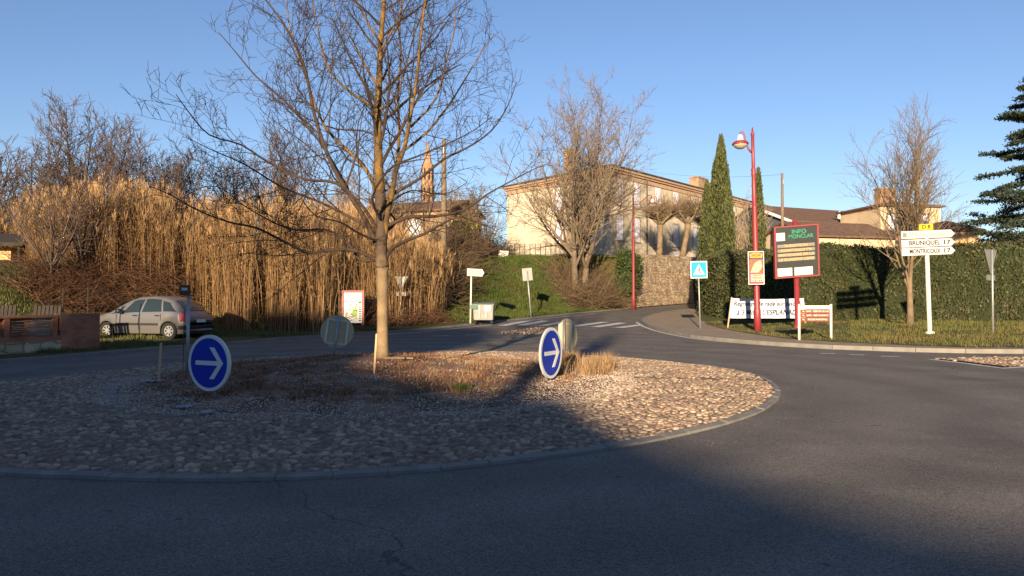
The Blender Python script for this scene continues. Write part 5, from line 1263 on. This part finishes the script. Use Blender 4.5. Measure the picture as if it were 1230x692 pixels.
# brown sign
d = 26.2; q0 = P(960, 408, d); q1 = P(997.5, 410, d); t = thing('brown_sign', 'low brown visitor sign between two cream posts at the kerb', 'sign', (q0.x, d, zR(q0.x, d)), R(-3)); W = q1.x - q0.x; zt = zc_of(366, d, t.location.z)
for x in (0, W): MB().tube([(x, 0, -.2), (x, 0, zt + .02)], .045, 10).build('post', 'creampost', t, smooth=True)
MB().box(.046, W - .046, -.02, .02, zt - .16, zt - .03).build('header', 'creampost', t)
for k in range(3):
    z = zt - .31 - k * .145; MB().box(.046, W - .046, -.02, .02, z, z + .138).build('brown_slat', 'brown', t)
    MB().prism([(.10, z + .10), (.14, z + .04), (.16, z + .06), (.19, z + .03), (.17, z + .08)], -.024, -.0205).build('arrow', 'white', t)
    text('slat_text', ('CAVE - TERROIR DU LAC', 'GITE - RESTAURANT', 'PISCINE MUNICIPALE')[k], 'white', t, (W / 2 + .08, -.0225, z + .07), .085, (.82, .78, .68)[k], off=.002)
# direction sign
d = 26.4; q = P(1117, 413, d); t = thing('direction_sign', 'white direction arrows stacked on a cream post with a yellow road number plate', 'direction sign', (q.x, d, zR(q.x, d) - .05), 0, ry=R(-1.6))
zt = zc_of(268, d, t.location.z)
MB().lathe([(.16, -.1), (.16, .10), (.075, .12), (.075, zt - .08)], 16).build('post', 'creampost', t, smooth=True)
rows_ = [(282, ' BASE DE LOISIRS', '0.5', 'grey_ink'), (292.3, 'BRUNIQUEL', '17', 'black'), (302.3, 'MONTRICOUX', '17', 'black')]
xl = P(1083, 290, d).x - q.x + .03; xr = P(1147, 290, d).x - q.x + .03
for (py, s_, n_, ink) in rows_:
    zc = zc_of(py, d, t.location.z); hh = .135; dz = .02
    g = MB().prism([(xl, zc - hh), (xr - .14, zc - hh + .02), (xr, zc + .01), (xr - .14, zc + hh + .02), (xl, zc + hh)], -.11, -.076); pl = g.build('arrow_panel', 'white', t)
    MB().prism([(xl + .05, zc - .08), (xl + .20, zc - .08), (xl + .20, zc + .08), (xl + .05, zc + .08)], -.114, -.1105).build('pictogram', 'grey_ink' if ink == 'grey_ink' else 'mapbase', pl)
    text('place_name', s_, ink, pl, (xl + .83, -.112, zc + .008), .225, 1.12 if ink != 'grey_ink' else 1.16, off=.0055 if ink == 'black' else .001); text('distance', n_, ink, pl, (xr - .31, -.112, zc + .012), .225, .24, off=.0055 if ink == 'black' else .001)
zc = zc_of(273, d, t.location.z); xm = P(1112, 290, d).x - q.x + .07
yp = MB().box(xm - .25, xm + .25, -.10, -.07, zc - .10, zc + .10).build('number_plate', 'yellow', t); text('road_number', 'D 8', 'black', yp, (xm, -.103, zc), .19, .30, off=.005)
# crossing sign
d = 34; q = P(841.5, 398.5, d); t = thing('crossing_sign', 'square blue pedestrian crossing sign on a pale post at the pavement corner', 'road sign', (q.x, d, base(q.x, d) + .12), R(4), ry=R(-1.5)); zc = zc_of(324, d, t.location.z); h = .40
MB().tube([(0, .05, -.1), (0, .05, zc + .3)], .035, 10).build('post', 'galv', t, smooth=True)
MB().box(-h, h, -.01, .015, zc - h, zc + h).build('panel', 'signwhite', t); MB().box(-h + .05, h - .05, -.014, -.0105, zc - h + .05, zc + h - .05).build('blue_face', 'lightblue', t)
MB().prism([(-.27, zc - .24), (.27, zc - .24), (0, zc + .27)], -.019, -.0145).build('triangle', 'signwhite', t)
g = MB(); Z = zc
g.disc(.01, Z + .11, .035, -.024, -.0195, 12); g.prism([(-.03, Z - .04), (.04, Z - .04), (.035, Z + .07), (-.02, Z + .07)], -.024, -.0195); g.prism([(-.03, Z - .04), (.0, Z - .04), (-.07, Z - .17), (-.11, Z - .17)], -.0245, -.0195); g.prism([(.005, Z - .042), (.04, Z - .042), (.10, Z - .17), (.06, Z - .17)], -.0243, -.0195)
for k in range(4): x = -.19 + k * .11; g.prism([(x, Z - .225), (x + .05, Z - .225), (x + .04, Z - .19), (x - .0, Z - .19)], -.0247, -.0195)
g.build('walking_figure', 'black', t)
# give way signs seen from behind
def giveway(d, px, pbase, ptop, w_, rz, label, zf, m='signback_grey', plate=None, up=True):
    a, _ = ray(px, 380); x = a * d; z0 = zf(x, d); t = thing('give_way_sign', label, 'road sign', (x, d, z0 - .05), rz); zt = zc_of(ptop, d, z0 - .05); hh = w_ * .87
    MB().tube([(0, -.04, -.2), (0, -.04, zt)], .036, 10).build('post', 'galv', t, smooth=True)
    MB().prism([(-w_ / 2, zt - .02), (0, zt - hh), (w_ / 2, zt - .02)], .0, .02).build('panel', m, t)
    g = MB(); c = [(-w_ / 2, zt), (0, zt - hh - .03), (w_ / 2, zt)]
    for i in range(3): a, b = c[i], c[(i + 1) % 3]; g.tube([(a[0], .01, a[1]), (b[0], .01, b[1])], .016, 6)
    g.build('rim', m, t)
    if plate: zp = zc_of(plate, d, z0); MB().box(-w_ * .36, w_ * .36, 0, .015, zp - .10, zp + .10).build('plate', m, t)
giveway(26.3, 1191, 413, 300, .95, R(35), 'grey back of a triangular give way sign at the right edge of the verge', zR, plate=332)
giveway(36, 481.5, 397, 332, .70, R(-8), 'grey back of a triangular give way sign before the reeds right of the trunk', zL, plate=352)
# map board
d = 33.5; q = P(436, 403, d); t = thing('map_board', 'town map board in dark red frame at the foot of the reeds', 'map board', (q.x, d, zL(q.x, d) - .05), R(6)); xl = P(413, 400, d).x - q.x; zt = zc_of(349, d, t.location.z); zm = zc_of(388, d, t.location.z)
MB().box(-.05, .05, -.05, .05, -.1, zt).box(xl - .08, xl - .0, -.05, .05, -.1, zt).box(xl + .001, -.051, -.05, .05, zt - .07, zt).build('frame', 'redpaint', t)
MB().box(xl + .02, -.055, -.02, .02, zt - .50, zt - .10).build('title_panel', 'signwhite', t); text('map_title', 'MONCLAR', 'black', t, ((xl - .05) / 2, -.023, zt - .22), .14, .6); text('map_title', 'DE QUERCY', 'black', t, ((xl - .05) / 2, -.023, zt - .38), .1, .6)
MB().box(xl + .02, -.055, -.02, .02, zm, zt - .53).build('map_panel', 'signwhite', t); MB().box(xl + .06, -.22, -.026, -.021, zm + .12, zt - .57).build('map', 'mapbase', t)
MB().prism([(xl + .36, zm + .25), (-.27, zm + .3), (-.24, zm + .55), (-.33, zm + .75), (xl + .42, zm + .62)], -.030, -.0265).build('map_green_area', 'mapgreen', t)
g = MB(); rs = random.Random(4)
for k in range(26): x = xl + .08 + rs.random() * (-.35 - xl); z = zm + .15 + rs.random() * (zt - zm - .8); g.box(x, x + rs.uniform(.02, .07), -.0335, -.0305, z, z + rs.uniform(.015, .05))
for k in range(9): z = zm + .1 + k * .1; g.box(-.19, -.08, -.0335, -.0305, z, z + .05)
g.build('map_marks', 'black', t)
# direction sign before the bank
q = G(565, 388.5, zL, 20); d = q.y; t = thing('small_direction_sign', 'small white direction arrow on a cream pole beside the metal bin', 'direction sign', (q.x, d, q.z - .05), 0, ry=R(1)); zt = zc_of(331, d, q.z); zc = zc_of(326, d, q.z)
MB().tube([(0, 0, -.1), (0, 0, zt)], .045, 10).build('post', 'creampost', t, smooth=True); k = d / F
MB().prism([(-5 * k, zc - 4.2 * k), (13 * k, zc - 4.8 * k), (15.5 * k, zc - .6 * k), (13 * k, zc + 3.8 * k), (-5 * k, zc + 4.5 * k)], -.04, .0).build('arrow_panel', 'white', t)
text('panel_text', 'ECOLE - STADE', 'black', t, (4 * k, -.043, zc + 1.6 * k), .2, 14 * k, off=.002); text('panel_text', 'SALLE POLYVALENTE', 'black', t, (4.2 * k, -.043, zc - 2.0 * k), .2, 15 * k, off=.002)
q = G(638, 380.5, zL, 20); d = q.y; t = thing('square_sign', 'square grey sign seen from behind on a leaning pole on the green bank', 'road sign', (q.x, d, q.z - .1), R(5), ry=R(-5)); k = d / F; zc = (380 - 327) * k
MB().tube([(0, -.04, -.1), (0, -.04, zc + .2)], .045, 10).build('post', 'galv', t, smooth=True); MB().box(-6 * k, 6 * k, 0, .025, zc - 7.5 * k, zc + 7.5 * k).build('panel', 'binmetal', t)
g = MB()
for j in range(7): g.box(-6 * k, 6 * k, -.012, -.001, zc - 6.5 * k + j * 2.1 * k, zc - 6.2 * k + j * 2.1 * k)
g.build('stiffener', 'signback_grey', t)
# small white panel on the fence at the top of the bank
q = P(604, 309, 60); o = MB().box(-.4, .4, 0, .03, -.5, .55).box(-.03, .03, .03, .08, -1.3, .5).build('white_notice', 'signwhite'); o.location = q; o.rotation_euler = (0, R(8), 0); tag(o, 'tilted white notice panel at the top of the green bank', 'sign')
# bin
q = G(581, 389, zL, 20); d = q.y; t = thing('waste_container', 'grey metal four wheeled waste container at the roadside', 'bin', (q.x, d + .3, zL(q.x, d + .3)), R(-3)); k = d / F; w2 = 12.6 * k; hh = 24.5 * k
b_ = MB(); b_.hexa([(-w2 * .92, -.4, .18), (w2 * .92, -.4, .18), (w2 * .92, .4, .18), (-w2 * .92, .4, .18)], [(-w2, -.5, hh - .1), (w2, -.5, hh - .1), (w2, .5, hh - .1), (-w2, .5, hh - .1)]); bevel(b_.build('body', 'binmetal', t), .03)
b_ = MB(); b_.hexa([(-w2 - .05, -.55, hh - .098), (w2 + .05, -.55, hh - .098), (w2 + .05, .55, hh - .098), (-w2 - .05, .55, hh - .098)], [(-w2 - .03, -.5, hh - .03), (w2 + .03, -.5, hh - .03), (w2 + .03, .5, hh + .04), (-w2 - .03, .5, hh + .04)]); bevel(b_.build('lid', 'binmetal', t), .02)
MB().box(-w2 - .12, -w2 + .25, -.6, -.45, hh - .30, hh - .1).build('lid_handle', 'bingreen', t)
for x in (-w2 * .35, w2 * .3): MB().box(x - .02, x + .02, -.51, -.40, .3, hh - .12).build('rib', 'binmetal', t)
MB().prism([(w2 * .15, hh * .62), (w2 * .72, hh * .62), (w2 * .72, hh * .88), (w2 * .15, hh * .88)], -.512, -.48).build('sticker', 'signwhite', t)
for x in (-w2 * .8, w2 * .8):
    for y in (-.33, .33): MB().disc(x, .09, .09, y - .03, y + .03, 14).build('caster', 'rubber', t)

# fence railing at top of the bank
t = thing('iron_fence', 'thin dark railing along the top of the bank before the cream wall', 'fence', P(612, 318, 63)); b0 = t.location.copy()
g = MB(); pA = P(612, 300, 63); pB = P(668, 300, 62); n = 9
pp = [pA.lerp(pB, k / n) for k in range(n + 1)]
for p in pp: z = zL(p.x, p.y); g.tube([(p.x, p.y, z - .2), (p.x, p.y, z + 1.25)], .03, 5)
g.build('posts', 'wire', t, sub=b0); g = MB()
for hh in (.3, .75, 1.2): g.tube([(p.x, p.y, zL(p.x, p.y) + hh) for p in pp], .015, 4)
g.build('wires', 'wire', t, sub=b0)

# utility poles and wires
def upole(px, ptop, d, label, zf, r=.14, m='oldwood'):
    a, _ = ray(px, 300); x = a * d; z0 = zf(x, d); t = thing('utility_pole', label, 'utility pole', (x, d, z0 - .2)); H = CAMH + ray(px, ptop)[1] * d - z0 + .2
    MB().lathe([(r * 1.25, 0), (r, H * .6), (r * .75, H)], 10).build('pole', m, t, smooth=True)
    MB().box(-.02, .02, -r - .08, -r + .02, H - .9, H - .5).build('bracket', 'galv', t)
    return Vector((x, d, z0 - .2 + H))
tA = upole(533, 168, 45, 'weathered utility pole at the right end of the reeds', zL, .17)
tB = upole(940, 208, 58, 'thin utility pole behind the info board', zR, .13)
def cable(a, b, sag, label, r=.012):
    pts = []
    for k in range(25): t = k / 24; p = Vector(a).lerp(Vector(b), t); p.z -= sag * 4 * t * (1 - t); pts.append(p)
    tag(MB().tube(pts, r, 4).build('overhead_cable', 'wire'), label, 'cable')
cable(P(-60, 248, 36), P(533, 268, 45), .15, 'upper overhead cable crossing before the reeds', .014)
cable(P(-60, 256, 36), P(533, 278, 45), .15, 'lower overhead cable crossing before the reeds', .014)
cable(P(736, 198, 72), tB + Vector((0, 0, -.1)), -1.0 + 1.6, 'thin cable from the long building to the pole behind the info board', .012)

# ------------------------------------------------------------------ unseen sun blockers added behind the camera to throw the long shadows; one inferred tree
A = V2(-26, -42); 
def rear_occluder(name, label, x0, x1, y0, y1, ze, rh, wm='cream2'):
    t = thing(name, label, 'building', (x0, y0, 0)); L_ = x1 - x0; D_ = y1 - y0
    MB().box(0, L_, 0, D_, 0, ze).build('wall', wm, t)
    e = .3; r = MB(); r.hexa([(-e, -e, ze + .002), (L_ + e, -e, ze + .002), (L_ + e, D_ + e, ze + .002), (-e, D_ + e, ze + .002)], [(L_ * .15, D_ * .4, ze + rh), (L_ * .85, D_ * .4, ze + rh), (L_ * .85, D_ * .6, ze + rh), (L_ * .15, D_ * .6, ze + rh)]); r.build('roof', 'tile_red', t)
    for k in range(int(L_ / 3)):
        for z in ((1.2, 4.2, 7.2, 10.2) if ze > 9 else (1.2,)):
            if z + 1.5 < ze: MB().box(1 + k * 3, 2 + k * 3, D_ + .001, D_ + .05, z, z + 1.4).build('window', 'winglass', t)
    return t
rear_occluder('tall_occluder', 'added unseen tall shade-casting block behind the photographer', -23.6, -14.5, -42, -32, 14.9, .5)  # added off camera, sized so its shade covers the reed foot and left road
rear_occluder('wing_occluder', 'added unseen lower shade-casting block beside the tall one behind the photographer', -62, -23.62, -42, -32, 12.3, .3)  # added lower blocker, height set by where shade ends on wall and car
g = thing('stepped_occluder', 'added unseen stepped shade-casting barn end behind the photographer', 'occluder', (-13.9, -30, 0))  # added blocker, its top outline shaped to give the shade edge on the island
gp = [(0, 11.6), (1.6, 11.0), (2.7, 9.9), (3.24, 9.42), (5.72, 8.73), (7.09, 8.66), (7.65, 8.29), (8.5, 7.8), (9.54, 7.41), (10.15, 7.25), (10.9, 7.12)]
MB().prism([(0, 0), (10.9, 0)] + [(x, z - .15) for x, z in reversed(gp)], 0.2, 1.8).build('wall', 'cream2', g)
mb = MB()
for (x, z) in gp: mb.v += [(x, 0, z - .148), (x, 2, z - .148), (x, 2, z), (x, 0, z)]
for k in range(len(gp) - 1): a = k * 4; mb.f += [(a + q, a + (q + 1) % 4, a + 4 + (q + 1) % 4, a + 4 + q) for q in range(4)]
mb.f += [(0, 3, 2, 1), tuple(4 * len(gp) - 4 + q for q in range(4))]; mb.build('roof', 'tile', g)
gw = thing('occluder', 'added unseen long low shade-casting barn behind the photographer', 'occluder', (-2.98, -30, 0)); MB().hexa([(0, 0, 0), (40, 0, 0), (40, 2, 0), (0, 2, 0)], [(0, 0, 7.12), (40, 0, 6.8), (40, 2, 6.8), (0, 2, 7.12)]).build('wall', 'cream2', gw)  # added out of view to carry the shade edge on across the road
bare_tree(0, 0, 0, 11.5, 4, 'leafless tree behind the photographer', 'bark_brown', 91, rad=.33, zf=lambda x, y: 0, tw=.01, first=.6, split=6, lvl=1, dens=(1.6, 1.2), base_pt=V2(-4.7, -14))
